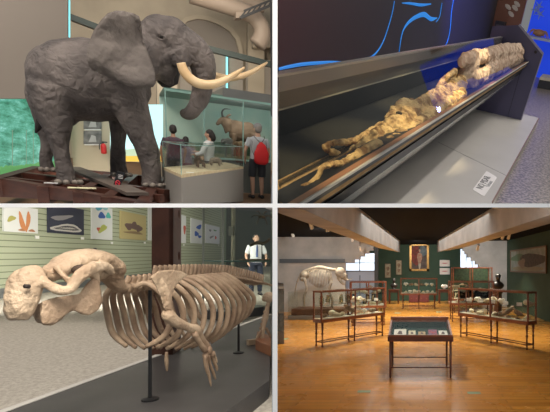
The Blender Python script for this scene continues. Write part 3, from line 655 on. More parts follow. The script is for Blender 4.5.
def visitors():
    def foot(px, y): p = E_(px, 150, y); return p.x
    y = 12.25; t, q = person('person in grey cap and pale grey shirt seen from behind at the right', foot(257.5, y), y, 1.86, .12, skin, hairg, mat('shirt_pale', (.42, .45, .47), .8), mat('shorts_dark', (.022, .024, .03), .8), shorts=True, cap=mat('cap_grey', (.22, .22, .22), .8), arm=(.15, .1), z0=FZ)
    # red drawstring bag on his back
    b = thing('drawstring_bag', 'red drawstring bag hanging on the back of the person in the grey cap', 'bag', q(0, -.2, .95)); m = MB()
    m.tube([q(.03, -.165, .84), q(.03, -.19, .91), q(.03, -.195, 1.08), q(.03, -.18, 1.24), q(.02, -.165, 1.35)], [.12, .18, .18, .12, .03], 14, axis=V((0, 1, 0)), rb=[.03, .05, .055, .04, .02]); m.build('sack', mat('bag_red', (.60, .012, .015), .6), b, smooth=True)
    m = MB()
    for sd in (-1, 1): m.tube([q(.02, -.17, 1.32), q(sd * .11, -.15, 1.44), q(sd * .13, -.05, 1.50)], .008, 5); m.tube([q(.03 + sd * .11, -.17, .95), q(sd * .18, -.14, 1.15), q(sd * .16, -.12, 1.35)], .006, 5)
    m.build('cord', mat('cord_dark', (.05, .02, .02), .7), b)
    y = 12.3; person('dark-haired person in white leaning over the animals in the case', foot(209.5, y), y, 1.60, 1.1, skin, hairb, mat('top_white', (.66, .66, .66), .8), mat('trousers_dark', (.03, .03, .04), .8), sleeve=.9, arm=(.7, .9), long_hair=True, z0=FZ)
    y = 12.45; person('dark-haired person in a dark patterned shirt left of the child', foot(173.5, y), y, 1.62, .1, skin2, hairb, mat('shirt_check', (.03, .028, .04), .8, col2=(.12, .06, .08), scale=30), mat('trousers_dark', (.03, .03, .04), .8), arm=(.1, .1), z0=FZ)
    y = 12.95; person('child in a mauve top and burgundy skirt left of the person in white', foot(186, y), y, 1.38, .0, skin2, hairb, mat('top_mauve', (.25, .20, .26), .8), mat('skirt_burgundy', (.16, .03, .06), .8), skirt=True, arm=(.1, .1), long_hair=True, z0=FZ)
visitors()
RM = COW
def reflected_person():
    y = 13.2; p = COW.at(256, 250, y=y)  # figure built in place of a visitor's reflection in the cabinet glass
    COWp = person('person in white shirt and blue tie, standing in for a reflection in the cabinet', p.x, y, 1.72, pi, skin, hairb, mat('shirt_white', (.62, .62, .64), .8), mat('trousers_navy', (.02, .025, .05), .8), sleeve=.4, arm=(.2, .2))
    t, q = COWp; MB().tube([q(0, .125, 1.44), q(0, .145, 1.30), q(0, .14, 1.1)], [.018, .026, .03], 6).build('tie', mat('tie_blue', (.04, .08, .25), .6), t)
reflected_person()

# ================================================================ the mummy gallery (upper right)
RM = MUM
XF, ZF = -.703, .956
def U(px, py, x): return MUM.at(px, py, x=x)
def fz(px, py, z): return MUM.at(px, py, z=z)
def proj(p):
    w = MUM.M @ V(p) - CAMW; return PX0 + F * w.x / w.y, PY0 - F * w.z / w.y
def ystart(x, z, left=277.8, low=204.6):
    """nearest distance along the case at which the line (x, z) clears both dividing walls"""
    y = .3
    while y < 15:
        w = MUM.M @ V((x, y, z)) - CAMW
        if w.y > 1.02:
            px, py = proj((x, y, z))
            if px >= left and py <= low: return y
        y += .01
    return y
def rail(mb, prof, y1, y1s=None):
    """a profile of (x, z) points run along the case from where each line enters the gallery"""
    fine = []
    for i, (x, z) in enumerate(prof):
        x2, z2 = prof[(i + 1) % len(prof)]; k = max(1, int(math.hypot(x2 - x, z2 - z) / .03))
        fine += [(x + (x2 - x) * j / k, z + (z2 - z) * j / k) for j in range(k)]
    prof = fine
    a = [V((x, ystart(x, z), z)) for x, z in prof]; b = [V((x, y1, z)) for x, z in prof]; n = len(prof)
    mb.add(a + b, [tuple(range(n))[::-1], tuple(range(n, 2 * n))] + [(i, (i + 1) % n, n + (i + 1) % n, n + i) for i in range(n)])
    return mb
YE = 7.54
def mummy_room():
    terr = mat('terrazzo', (.12, .105, .095), .35, col2=(.37, .31, .25), scale=30, contrast=(.42, .58), detail=6)
    m = MB(); m.prism([fz(470, 204.6, 0), fz(600, 204.6, 0), fz(600, 58, 0), fz(505, 58, 0), fz(478, 100, 0)], (0, 0, -.004)); struct('floor', m, terr)
    # dark mural wall
    x = -2.4; wm = mat('mural_wall', (.035, .03, .033), .55); y0 = ystart(x, .9)
    m = MB(); m.prism([V((x, ystart(x, 3.2 - .15 * k), 3.2 - .15 * k)) for k in range(20)] + [V((x, 13.3, .3)), V((x, 13.3, 3.2))], (-.25, .25, 0)); struct('wall_left', m, wm)
    bl = mat('mural_blue_line', (.03, .22, .60), .5, emit=(.015, .24, .80), estr=.5)  # printed lines, with a glow put into their colour
    def line(lab, pts, ws):
        P = [U(a, b, x + .007) for a, b in pts]; sc = [p.y for p in P]; o = MB().tube(P, [w * q / 450 * .36 for w, q in zip(ws, sc)], 8, axis=(1, 0, 0), rb=[.004] * len(P), smooth=6).build('mural_line', bl, smooth=True); tag(o, lab, 'mural', 'glowing blue lines of the mural')
    line('long glowing blue mural line rising from the left above the steel rail', [(279, 69), (290, 66.5), (305, 64), (330, 62.5), (352, 63), (366, 60), (376, 53), (383, 42), (388, 28), (392, 14), (394.5, 1)], [4, 5, 5, 4.5, 4, 3.5, 3, 2.6, 2.2, 2, 1.6])
    line('thick curling glowing blue mural shape in the middle of the dark wall', [(399, 53), (400.5, 42), (403, 31), (408, 23), (415, 17.5), (424, 14.5), (431, 19), (437, 18)], [1.2, 2.5, 3.5, 5, 5.5, 6, 5, 1.5])
    line('upper curl of the glowing blue mural shape near the ceiling', [(402, 3), (411, 3.5), (421, 5), (431, 4)], [1, 3, 3.5, 1.5])
    line('short curved glowing blue mural line right of the curling shape', [(436, 22), (439.5, 17), (441, 9), (442, 3)], [1, 2, 2, 1.4])
    line('upright glowing blue mural line at the right of the dark wall', [(445, 47), (448.5, 38), (450.5, 26), (451.5, 12), (453.5, 0)], [1.2, 2.4, 2.4, 2, 1.6])
    # brown information panel and blue screen wall at the far end
    def farq(x0, y0_, x1, y1_, y): return [MUM.at(x0, y1_, y=y), MUM.at(x1, y1_, y=y), MUM.at(x1, y0_, y=y), MUM.at(x0, y0_, y=y)]
    def tall(x0, x1, y, z0=0, z1=4.2, py=40):
        a, b = MUM.at(x0, py, y=y), MUM.at(x1, py, y=y); return [V((a.x, y, z0)), V((b.x, y, z0)), V((b.x, y, z1)), V((a.x, y, z1))]
    t = thing('information_panel', 'reddish brown panel with pale fish marks between the mural and the blue wall', 'panel', MUM.at(510, 40, y=13.6))
    MB().prism(tall(494, 523, 13.6, .2, 4.2, 15), (0, .1, 0)).build('board', mat('brown_board', (.19, .075, .045), .5), t)
    for px, py in ((508, 7), (515, 8), (511, 14), (517, 4)):
        c = MUM.at(px, py, y=13.58); MB().ball(c, (.10, .008, .05), (0, .5, 0), 8).build('fish_mark', mat('fish_mark', (.55, .48, .42), .6), t)
    t = thing('dark_cabinet', 'small black cabinet at the foot of the reddish brown panel', 'cabinet', MUM.at(499, 30, y=13.2)); q = tall(494, 503.5, 13.2, .2, .1, 28); zt = MUM.at(499, 21, y=13.2).z
    MB().prism([V((q[0].x, 13.2, .2)), V((q[1].x, 13.2, .2)), V((q[1].x, 13.2, zt)), V((q[0].x, 13.2, zt))], (0, .3, 0)).build('body', mat('cab_black', (.015, .014, .016), .5), t)
    for k in range(3): MB().prism([V((q[0].x + .03, 13.19, zt - .35 - .4 * k)), V((q[1].x - .03, 13.19, zt - .35 - .4 * k)), V((q[1].x - .03, 13.19, zt - .08 - .4 * k)), V((q[0].x + .03, 13.19, zt - .08 - .4 * k))], (0, .01, 0)).build('door', mat('cab_slate', (.06, .055, .07), .4), t)
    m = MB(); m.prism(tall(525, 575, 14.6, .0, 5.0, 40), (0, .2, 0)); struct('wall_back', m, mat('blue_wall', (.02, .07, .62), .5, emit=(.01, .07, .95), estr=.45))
    zs = MUM.at(540, 39.5, y=14.4).z; a, b = MUM.at(528, 39, y=14.4), MUM.at(575, 39, y=14.4)
    o = MB().prism([V((a.x, 13.9, zs)), V((b.x, 13.9, zs)), V((b.x, 14.6, zs)), V((a.x, 14.6, zs))], (0, 0, .06)).build('wall_shelf', mat('pale_shelf', (.45, .5, .65), .5)); tag(o, 'pale shelf on the glowing blue wall', 'shelf')
    c = MUM.at(538, 36.5, y=14.2); o = thing('crab_model', 'orange brown crab-like specimen on the pale shelf of the blue wall', 'specimen', V((c.x, c.y, zs + .06)))
    om = mat('crab_orange', (.50, .26, .12), .5); c.z = zs + .16
    MB().ball(c, (.17, .10, .09)).build('shell', om, o, smooth=True)
    for k in range(8):
        a_ = pi * (k + .5) / 8; e = V((cos(a_) * .30, -.05, 0)); MB().tube([c, c + V((e.x * .6, -.08, .06)), V((c.x + e.x, 14.15, zs + .065))], [.022, .018, .008], 6).build('leg', om, o, smooth=True)
    for px, py in ((536, 10), (540, 14), (539, 6)):
        c = MUM.at(px, py, y=14.55); s_ = MB()
        for k in range(5): a_ = 2 * pi * k / 5 + px; s_.tube([c, c + V((cos(a_) * .14, -.01, sin(a_) * .14))], [.03, .008], 6)
        o = s_.build('sea_star', mat('star_pale', (.25, .35, .75), .5)); tag(o, {536: 'left pale sea star on the blue wall', 540: 'lower right pale sea star on the blue wall', 539: 'topmost pale sea star on the blue wall'}[px], 'sea star')
    a, b = fz(537, 88, 0), fz(575, 94, 0); zz = MUM.at(541, 77, y=a.y).z
    o = thing('low_bench', 'low dark bench with a cream top before the blue wall', 'bench', a)
    MB().prism([a, b, b + V((0, .8, 0)), a + V((0, .8, 0))], (0, 0, zz * .75)).build('base', mat('bench_dark', (.03, .03, .035), .6), o)
    MB().prism([a + V((0, -.02, zz * .75)), b + V((0, -.02, zz * .75)), b + V((0, .8, zz * .75)), a + V((0, .8, zz * .75))], (0, 0, zz * .25)).build('top', mat('bench_cream', (.55, .48, .38), .7), o)
mummy_room()

def no_step_platform():
    g = mat('grey_platform', (.46, .44, .41), .5, col2=(.49, .47, .44), scale=2)
    zt, zb = .12, .004
    far = YE + .5
    def poly(z): return [fz(318, 204.4, z), fz(491.8, 204.4, z), V((-.345, far, z)), V((-1.62, far, z)), V((-1.62, fz(318, 204.4, z).y + .8, z))]
    t = thing('low_platform', 'low light grey platform around the foot of the mummy case', 'platform', V((-.9, 5, 0)))
    T, B = poly(zt), poly(zb); B[1].x = T[1].x; n = 5
    T[1].x = -.345; B[1].x = -.345
    MB().add(B + T, [tuple(range(n))[::-1], tuple(range(n, 2 * n))] + [(i, (i + 1) % n, n + (i + 1) % n, n + i) for i in range(n)]).build('deck', g, t)
    s0, s1 = fz(438, 142, zt + .0005), fz(507, 175.8, zt + .0005); s1.x = min(s1.x, -.35)
    MB().bar(s0, s1, .006, .002).build('joint', mat('joint_grey', (.16, .155, .15), .6), t)
    e = MB(); e.bar((-.345, T[1].y + .05, zt - .004), (-.345, far, zt - .004), .012, .014); e.build('edge_trim', mat('edge_brown', (.22, .13, .10), .5), t)
    # NO PISAR label, following the platform's outer edge
    c = fz(485, 183, zt + .001); du = (fz(492.5, 168.5, zt) - fz(478, 197, zt)); 
    cs = [fz(*p, zt + .001) for p in ((486.5, 171.0), (497.2, 177.5), (484.0, 196.8), (472.5, 189.8))]
    s = thing('floor_sign', 'white rounded NO PISAR sign stuck on the grey platform', 'sign', c); pts = []
    for i in range(4):
        p, a, b = cs[i], cs[i - 1], cs[(i + 1) % 4]; ra = (a - p) * .13 / 1; rb = (b - p) * .13
        short = min((a - p).length, (b - p).length) * .2; ra = (a - p).normalized() * short; rb = (b - p).normalized() * short
        for k in range(6):
            q = k / 5; pts.append(p + ra * (1 - q) ** 2 + rb * q ** 2)
    MB().prism(pts, (0, 0, .003)).build('plate', mat('sign_white', (.82, .79, .77), .5), s)
    right = ((cs[0] + cs[1]) - (cs[3] + cs[2])); right.z = 0; L_ = right.length / 2; right.normalize(); down = ((cs[1] + cs[2]) - (cs[0] + cs[3])); down.z = 0; Wd = down.length / 2; up = -down.normalized(); up = (up - up.dot(right) * right).normalized()
    cc = (cs[0] + cs[1] + cs[2] + cs[3]) / 4 + V((0, 0, .0045)); ink_ = mat('sign_ink', (.03, .03, .035), .6); ig = mat('sign_ink_grey', (.30, .30, .32), .6)
    writing('lettering', 'NO PISAR', L_ * .150, ink_, s, cc + up * Wd * .10, right, up, .0005, bold=0)
    writing('small_lettering', 'Oiniaan', L_ * .10, ig, s, cc - up * Wd * .22, right, up, .0005)
no_step_platform()

def mummy_case():
    steel = mat('brushed_steel', (.36, .33, .31), .38, metal=.85); dark = mat('case_black', (.008, .008, .009), .5)
    t = thing('mummy_case', 'long slanted glass case on a tapering base running to the blue end panel', 'display case', V((-1.0, YE / 2, .12)))
    K = mat('case_lining', (.02, .02, .014), .6)
    # carrying hull: black band, then polished slanting skirt down to the platform
    rail(MB(), [(XF, ZF - .004), (-.80, .755), (-.86, .755), (-.86, ZF - .03)], YE).build('black_band', dark, t)
    rail(MB(), [(-.80, .757), (-1.33, .125), (-1.40, .125), (-.90, .757)], YE).build('steel_skirt', mat('streaked_steel', (.85, .83, .76), .22, metal=.55, col2=(.38, .37, .36), scale=1.4, stretch=(1, .5, 2.4)), t)  # bright and dark streaks of a reflection are mixed into the steel colour
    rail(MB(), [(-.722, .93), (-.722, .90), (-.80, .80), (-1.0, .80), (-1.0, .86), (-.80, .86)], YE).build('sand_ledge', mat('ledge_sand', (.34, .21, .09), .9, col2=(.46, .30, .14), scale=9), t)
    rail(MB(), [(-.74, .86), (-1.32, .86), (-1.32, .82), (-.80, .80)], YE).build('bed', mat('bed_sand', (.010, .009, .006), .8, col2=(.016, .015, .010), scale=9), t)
    rail(MB(), [(XF - .008, ZF - .012), (XF - .008, ZF), (XF - .05, ZF - .01), (XF - .05, ZF - .06)], YE).build('front_rim', mat('rim_wood', (.34, .16, .08), .5), t)
    rail(MB(), [(XF + .001, ZF - .008), (XF + .001, ZF + .003), (XF - .008, ZF + .003), (XF - .008, ZF - .008)], YE).build('rim_strip', mat('rim_pale', (.55, .52, .45), .35), t)
    XT, ZA, ZB, ZC = -1.168, 1.205, 1.137, 1.048
    rail(MB(), [(XT, ZA), (XT - .04, ZA), (XT - .04, ZB), (XT, ZB)], YE).build('top_rail', steel, t)
    rail(MB(), [(XT + .002, ZA + .005), (XT - .04, ZA + .005), (XT - .04, ZA - .006), (XT + .002, ZA - .006)], YE).build('rail_lip', mat('lip_steel', (.62, .56, .50), .3, metal=.7), t)
    rail(MB(), [(XT - .03, ZB), (XT - .05, ZB), (XT - .05, ZC), (XT - .03, ZC)], YE).build('reflection_band', mat('reflection_tone', (.17, .155, .13), .35, metal=.6), t)  # solid strip imitating a reflection in the glass
    rail(MB(), [(XT - .028, ZC - .004), (XT - .028, ZC + .004), (XT - .05, ZC + .004), (XT - .05, ZC - .004)], YE).build('band_lip', mat('lip_dull', (.34, .32, .25), .4), t)
    rail(MB(), [(XT - .05, ZC), (XT - .07, ZC), (-1.34, .86), (-1.32, .86)], YE).build('back_panel', K, t)
    rail(MB(), [(XF - .004, ZF + .003), (XF - .010, ZF + .003), (XT, ZA + .004), (XT, ZA + .012)], YE).build('front_pane', glass('case_pane', (.96, .97, .96), .022, .015), t)
    # blue end panel
    pp = mat('blue_grey_laminate', (.085, .078, .15), .45)
    prof = [(-.582, .12), (-.532, 1.093), (-.975, 1.40), (-1.36, 1.32), (-1.36, .12)]
    MB().prism([V((x, YE, z)) for x, z in prof], (0, .16, 0)).build('end_panel', pp, t)
    e = MB(); e.bar((-.530, YE - .002, 1.095), (-.975, YE - .002, 1.403), .012, .03); e.bar((-.580, YE - .002, .12), (-.530, YE - .002, 1.095), .012, .02); e.build('panel_edging', mat('edging_pale', (.34, .33, .42), .4), t)
    MB().bar((-.80, YE - .003, .12), (-.78, YE - .003, .93), .006, .006).build('panel_joint', dark, t)
    c = V((-.64, YE - .012, 1.10)); MB().ball(c, (.022, .012, .022)).build('lock', dark, t)
mummy_case()

def mummy():
    mm = mat('mummy_skin', (.22, .11, .035), .8, col2=(.70, .47, .20), scale=11, bump=1.0, bscale=22, detail=9, contrast=(.36, .56))  # the dark noise tone puts crevice shade into the skin colour
    lin = mat('mummy_linen', (.34, .22, .14), .9, col2=(.60, .46, .33), scale=9, bump=.7, bscale=22, detail=8)
    t = thing('mummy', 'dried tan mummy lying with bent legs in the long glass case', 'mummy', V((-.95, 3, .86)))
    X = -.93
    def r(px_, p): return px_ * p.y * 1.13 / 450 * .5
    def tb(m, pts, w, x=X, xs=None, sq=1.0):
        P = [U(a, b, (xs[i] if xs else x)) for i, (a, b) in enumerate(pts)]
        m.tube(P, [max(.006, r(w_, p)) for w_, p in zip(w, P)], 10, axis=(1, 0, 0), rb=[max(.006, r(w_, p)) * sq for w_, p in zip(w, P)])
        return m
    k = MB()   # the nearer leg: foot, shin, back of the thigh
    tb(k, [(303, 189), (308, 186), (314, 182), (319, 174), (322, 168), (330, 164.5), (340, 163.5), (350, 160), (364, 152), (378, 144)], [9, 9, 8, 6, 6.5, 6.5, 7, 10, 12, 12], -.80)
    tb(k, [(318, 181), (328, 176), (340, 170), (352, 161)], [5, 5, 6, 9], -.80); tb(k, [(302, 191), (305, 193)], [6, 5], -.80)
    k.build('lower_leg', mm, t, fuse=.006, sm_it=1, displace=(.014, .035))
    k = MB(); tb(k, [(347, 142.5), (336, 142.5), (327, 144.5), (323.5, 146.5), (329, 151), (338, 155), (346, 158), (354, 160)], [7, 6, 5, 5, 7, 9, 9, 9], -.98, sq=.8)
    tb(k, [(345, 142), (356, 140), (368, 134), (380, 127), (390, 122)], [6, 8, 9, 9, 8], -.98, sq=.8)
    k.build('bent_leg', mm, t, fuse=.006, sm_it=1, displace=(.014, .035))
    k = MB()   # hips and trunk
    tb(k, [(345, 163), (356, 155), (368, 147), (380, 138), (393, 129), (406, 120), (420, 112)], [11, 16, 19, 21, 23, 24, 22], -.88, sq=.9)
    tb(k, [(386, 124), (394, 113), (402, 107), (411, 106), (415, 112), (408, 122)], [7, 9, 12, 12, 12, 12], -.96)
    rr = random.Random(11)
    for i in range(22):
        u = i / 21; a, b = 352 + 84 * u, 150 - 46 * u; tb(k, [(a - 3, b + rr.uniform(-6, 5)), (a + 4, b + rr.uniform(-7, 3)), (a + 11, b - 6 + rr.uniform(-5, 4))], [2.5, 4, 2.5], -.86 + rr.uniform(-.03, .01))
    tb(k, [(412, 110), (424, 104), (438, 98), (450, 92), (460, 84)], [12, 15, 17, 17, 14], -.88, sq=.9)
    tb(k, [(352, 168), (366, 159), (382, 149), (400, 137), (420, 123), (442, 107), (462, 93)], [5, 8, 10, 11, 12, 12, 10], -.79)
    tb(k, [(366, 158), (384, 146), (404, 131), (426, 116)], [10, 12, 14, 14], -.84)
    k.build('trunk', mm, t, fuse=.008, sm_it=1, displace=(.04, .045))
    k = MB()   # arms raised over the trunk
    tb(k, [(428, 100), (436, 94), (440, 84), (447, 77), (455, 71), (453, 78), (445, 86), (441, 96)], [6, 6, 5, 5, 5, 4.5, 5, 6], -.93)
    tb(k, [(448, 96), (458, 84), (466, 70), (470, 60), (464, 56)], [8, 9, 8, 7, 7], -.92)
    tb(k, [(418, 108), (428, 103), (436, 101)], [6, 7, 7], -.9)
    k.build('arm', mm, t, fuse=.007, sm_it=1, displace=(.014, .035))
    k = MB()   # linen over the shoulders and head
    for i in range(5): tb(k, [(456 + 4.2 * i, 100 - 3.4 * i), (462 + 3.2 * i, 80 - 2 * i), (467 + 2.6 * i, 60 - i * .5)], [4.5, 7, 5], -.91 + .012 * i)
    tb(k, [(462, 62), (470, 58), (480, 57), (492, 55), (506, 53), (518, 53), (526, 56)], [10, 12, 11, 13, 14, 13, 8], -.90, sq=.8)
    tb(k, [(472, 82), (484, 75), (498, 68), (512, 62), (522, 60)], [12, 14, 14, 12, 8], -.84, sq=.6)
    k.build('linen', lin, t, fuse=.012, sm_it=2, displace=(.05, .07))
    k = MB(); c = U(403, 114, -.92)
    for a, b, w in ((399, 113, 3), (406, 110, 2.6), (412, 118, 2.2), (396, 121, 2)): q = U(a, b, -.88 + .0); k.ball(q, (.02, r(w, q) * 1.4, r(w, q)))
    k.build('shade_spots', mat('hollow_shade', (.03, .018, .008), .9), t, smooth=True)  # dark balls painting the shade of holes in the dried skin
mummy()

# ================================================================ the sea cow gallery (lower left)
RM = COW
cp = lambda px, py, z: COW.at(px, py, z=z)
ZP = .15
bone_tan = mat('tan_bone', (.36, .245, .155), .6, col2=(.58, .44, .30), scale=4, bump=.5, bscale=30, detail=8)
bone_rib = mat('rib_bone', (.27, .175, .11), .6, col2=(.46, .33, .215), scale=7, bump=.25, bscale=40)
slats = mat('sage_slats', (.36, .40, .28), .6)
def slat_lines():
    n, L, b = nodes_of(slats); tc = n.new('ShaderNodeTexCoord'); sp = n.new('ShaderNodeSeparateXYZ'); L.new(tc.outputs['Object'], sp.inputs[0])
    m1 = n.new('ShaderNodeMath'); m1.operation = 'MULTIPLY'; m1.inputs[1].default_value = 1 / .155; L.new(sp.outputs[2], m1.inputs[0])
    m2 = n.new('ShaderNodeMath'); m2.operation = 'FRACT'; L.new(m1.outputs[0], m2.inputs[0])
    m3 = n.new('ShaderNodeMath'); m3.operation = 'LESS_THAN'; m3.inputs[1].default_value = .16; L.new(m2.outputs[0], m3.inputs[0])
    x = n.new('ShaderNodeMix'); x.data_type = 'RGBA'; L.new(m3.outputs[0], x.inputs[0]); x.inputs[6].default_value = (.42, .46, .33, 1); x.inputs[7].default_value = (.17, .20, .13, 1)
    L.new(x.outputs[2], b.inputs['Base Color'])
slat_lines()
carpet = mat('beige_carpet', (.42, .38, .32), .95, col2=(.58, .54, .47), scale=28, bump=.4, bscale=60, detail=8)
plat = mat('charcoal_plinth', (.052, .049, .048), .4, col2=(.07, .066, .064), scale=3)
WA, WB = cp(-6, 299.3, 0), cp(226, 268, 0)
wu = (WB - WA).normalized(); wn = V((-wu.y, wu.x, 0)); wn = -wn if wn.y > 0 else wn     # wall normal towards the room
def on_wall(px, py, off=0):
    d = COW.ray(px, py); t = (WA + wn * off - COW.o).dot(wn) / d.dot(wn); return COW.o + d * t
B1 = cp(150, 400, ZP); DV = COW.ray(436, 251); DV = V((DV.x, DV.y, 0)).normalized(); NV = V((DV.y, -DV.x, 0))   # NV points to the viewer's right and nearer
def S(px, py, off=0):
    d = COW.ray(px, py); t = (B1 + NV * off - COW.o).dot(NV) / d.dot(NV); return COW.o + d * t
def cow_shell():
    # carpet floor
    e1a, e1b = cp(-14, 420, 0), cp(250, 322, 0)
    m = MB(); w2 = WB + wu * 6
    m.prism([cp(-14, 430, 0), cp(272, 430, 0), cp(272, 262, 0), WA + V((0, .3, 0)), cp(-30, 299, 0)], (0, 0, -.1)); struct('floor', m, carpet)
    # slatted wall, its top meets the slab
    t = lambda p: slab_z(COW, p.x, p.y, 206.4)
    a, b = WA - wu * 1.0, WB; k = -wn * .15
    m = MB(); m.add([a, b, V((b.x, b.y, t(b))), V((a.x, a.y, t(a)))] + [p + k for p in (a, b, V((b.x, b.y, t(b))), V((a.x, a.y, t(a))))], [(0, 1, 2, 3), (7, 6, 5, 4), (0, 4, 5, 1), (3, 2, 6, 7), (0, 3, 7, 4), (1, 5, 6, 2)]); struct('wall_back', m, slats)
    m = MB(); m.prism([a, b, b + wn * .04, a + wn * .04], (0, 0, .24)); struct('baseboard_back', m, mat('grey_skirting', (.16, .17, .17), .6))
    # beige end wall behind the cabinet
    c = WB + wu * .0; d = cp(279, 266, 0)
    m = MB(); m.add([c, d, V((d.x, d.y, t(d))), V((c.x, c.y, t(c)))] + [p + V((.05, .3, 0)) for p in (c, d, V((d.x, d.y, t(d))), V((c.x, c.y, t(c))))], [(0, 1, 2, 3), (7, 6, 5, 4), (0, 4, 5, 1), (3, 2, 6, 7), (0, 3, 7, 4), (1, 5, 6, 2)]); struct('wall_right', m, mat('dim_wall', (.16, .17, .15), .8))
    # plinth
    m = MB(); a1 = cp(-6, 420, ZP) ; a = B1; e = lambda px, py: cp(px, py, ZP)
    L1 = (e(15, 409), e(140, 363)); u1 = (L1[1] - L1[0]).normalized(); L2 = (e(231, 408), e(275, 376)); u2 = (L2[1] - L2[0]).normalized()
    p = [L1[0] - u1 * .35, L1[1] + u1 * 6.5, L2[0] + u2 * 4.0, L2[0] - u2 * .9]
    # keep the plinth on this side of the dividing wall
    def clip(q):
        w = COW.M @ q; lim = (272.2 - PX0) / F * w.y
        return q if w.x <= lim else None
    pts = []
    N_ = 40; far = None
    for i in range(N_ + 1):
        q = L2[0] + u2 * (4.5 * i / N_ - .9)
        if clip(q) is None: break
        far = q
    q1 = L1[0] + u1 * .1
    e1 = L1[1]
    while clip(e1 + u1 * .1) is not None and (e1 - L1[1]).length < 9: e1 = e1 + u1 * .1
    lo = [L1[0] - u1 * .35, e1, far, L2[0] - u2 * .9]
    m.prism([V((p.x, p.y, 0)) for p in lo], (0, 0, ZP)); o = m.build('low_plinth', plat); tag(o, 'long dark grey plinth under the sea cow skeleton', 'plinth')
    m = MB(); s = NV * -.06; g = NV * -.002; m.prism([V((p.x, p.y, .001)) for p in (lo[0] + g, lo[1] + g, lo[1] + s, lo[0] + s)], (0, 0, ZP + .004)); o = m.build('edge_strip', mat('pale_strip', (.62, .60, .55), .7)); tag(o, 'pale strip along the carpet edge beside the dark plinth', 'edging strip')
cow_shell()

# pictures on the slatted wall
def wall_picture(label, x0, x1, y0, y1, base, marks, frame=None):
    a, b = on_wall(x0, y1, .05), on_wall(x1, y1, .05); zt = on_wall((x0 + x1) / 2, y0, .05).z; zb = (a.z + b.z) / 2
    t = thing('poster', label, 'picture', ((a + b) / 2).xy.to_3d() + V((0, 0, zb)), 'pictures hung on the slatted green wall')
    zv = zt; zt = min(zt, on_wall((x0 + x1) / 2, 206.6, .05).z)
    w = (V((b.x, b.y, 0)) - V((a.x, a.y, 0))).length; A = V((a.x, a.y, 0)); q = lambda u, v, n=0: A + wu * (u * w) + V((0, 0, zb + (zt - zb) * v)) + wn * n
    MB().prism([q(0, 0, -.04), q(1, 0, -.04), q(1, 1, -.04), q(0, 1, -.04)], wn * .04).build('sheet', base, t)
    for nm, cx, cy, rx, ry, mm, rot in marks:
        f_ = (zv - zb) / (zt - zb); cy, ry = cy * f_, ry * f_
        if cy + ry > 1: cy = min(cy, 1 - ry)
        pts = []
        for i in range(16):
            an = 2 * pi * i / 16; r = 1 + .18 * sin(3 * an + cx * 20); X, Y = rx * cos(an) * r, ry * sin(an) * r
            pts.append(q(cx + X * cos(rot) - Y * sin(rot), cy + X * sin(rot) + Y * cos(rot), .001))
        MB().prism(pts, wn * (.004 + .002 * cy)).build(nm, mm, t)
    c0 = (a + b) / 2
    cc = MB(); z = zb - .14; c_ = A + wu * (w * .92); cc.prism([c_ + V((0, 0, z)), c_ + wu * .16 + V((0, 0, z)), c_ + wu * .16 + V((0, 0, z + .08)), c_ + V((0, 0, z + .08))], -wn * .02)
    o = cc.build('caption_card', mat('white_card', (.85, .85, .83), .7)); tag(o, 'small white caption card below the ' + label.split(',')[0], 'caption card', 'caption cards on the slatted wall')
wp = mat('poster_white', (.74, .76, .76), .6)
ink = lambda n, c: mat('print_' + n, c, .6)
wall_picture('cropped poster of orange legs, leftmost on the slatted wall', 4, 38, 190, 232.5, wp, [('drawn_leg', .50, .25, .07, .22, ink('orange', (.62, .25, .10)), .2), ('drawn_leg', .68, .28, .06, .24, ink('orange', (.62, .25, .10)), -.1), ('drawn_foot', .5, .06, .1, .03, ink('orange2', (.45, .20, .10)), 0), ('drawn_foot', .8, .06, .1, .03, ink('orange2', (.45, .20, .10)), 0), ('drawn_branch', .2, .3, .14, .05, ink('olive', (.45, .42, .12)), .8)])
wall_picture('dark blue poster with a pale swirling form, second from left', 48.5, 84, 190, 234, ink('navy', (.035, .04, .07)), [('drawn_swirl', .5, .13, .42, .09, ink('pale', (.55, .53, .5)), .05), ('drawn_core', .5, .13, .34, .05, ink('navy2', (.06, .06, .09)), .05), ('drawn_band', .5, .13, .26, .018, ink('pale', (.5, .5, .5)), .05), ('drawn_shape', .35, .36, .3, .05, ink('grey', (.28, .27, .28)), .3)])
wall_picture('white poster of small bright coloured creatures, third from left', 92, 112.5, 190, 239.5, wp, [('drawn_creature', .35, .66, .2, .04, ink('cyan', (.1, .42, .55)), .3), ('drawn_creature', .45, .48, .16, .065, ink('blue', (.05, .12, .40)), 0), ('drawn_creature', .78, .5, .12, .06, ink('teal', (.1, .5, .45)), 0), ('drawn_creature', .5, .22, .22, .06, ink('lime', (.45, .5, .12)), .5), ('drawn_creature', .3, .20, .08, .04, ink('redp', (.6, .12, .08)), 0), ('drawn_creature', .62, .66, .14, .03, ink('sky', (.3, .55, .6)), 0)])
wall_picture('yellow framed picture of a dark herd, fourth from left', 120.5, 146, 213.2, 239.6, ink('yellow', (.50, .42, .20)), [('drawn_animal', .3, .48, .14, .13, ink('herd', (.15, .09, .08)), 0), ('drawn_animal', .5, .52, .14, .15, ink('herd', (.15, .09, .08)), 0), ('drawn_animal', .7, .45, .13, .13, ink('herd', (.15, .09, .08)), 0), ('drawn_grass', .5, .26, .36, .05, ink('brown', (.26, .18, .09)), 0)])
wall_picture('white picture of red and blue figures, partly behind the brown post', 148.5, 186, 211, 242, wp, [('drawn_figure', .12, .68, .05, .1, ink('redp', (.6, .12, .08)), 0), ('drawn_figure', .12, .38, .05, .14, ink('blue', (.05, .12, .40)), 0), ('drawn_figure', .95, .5, .04, .16, ink('redp', (.6, .12, .08)), 0)])
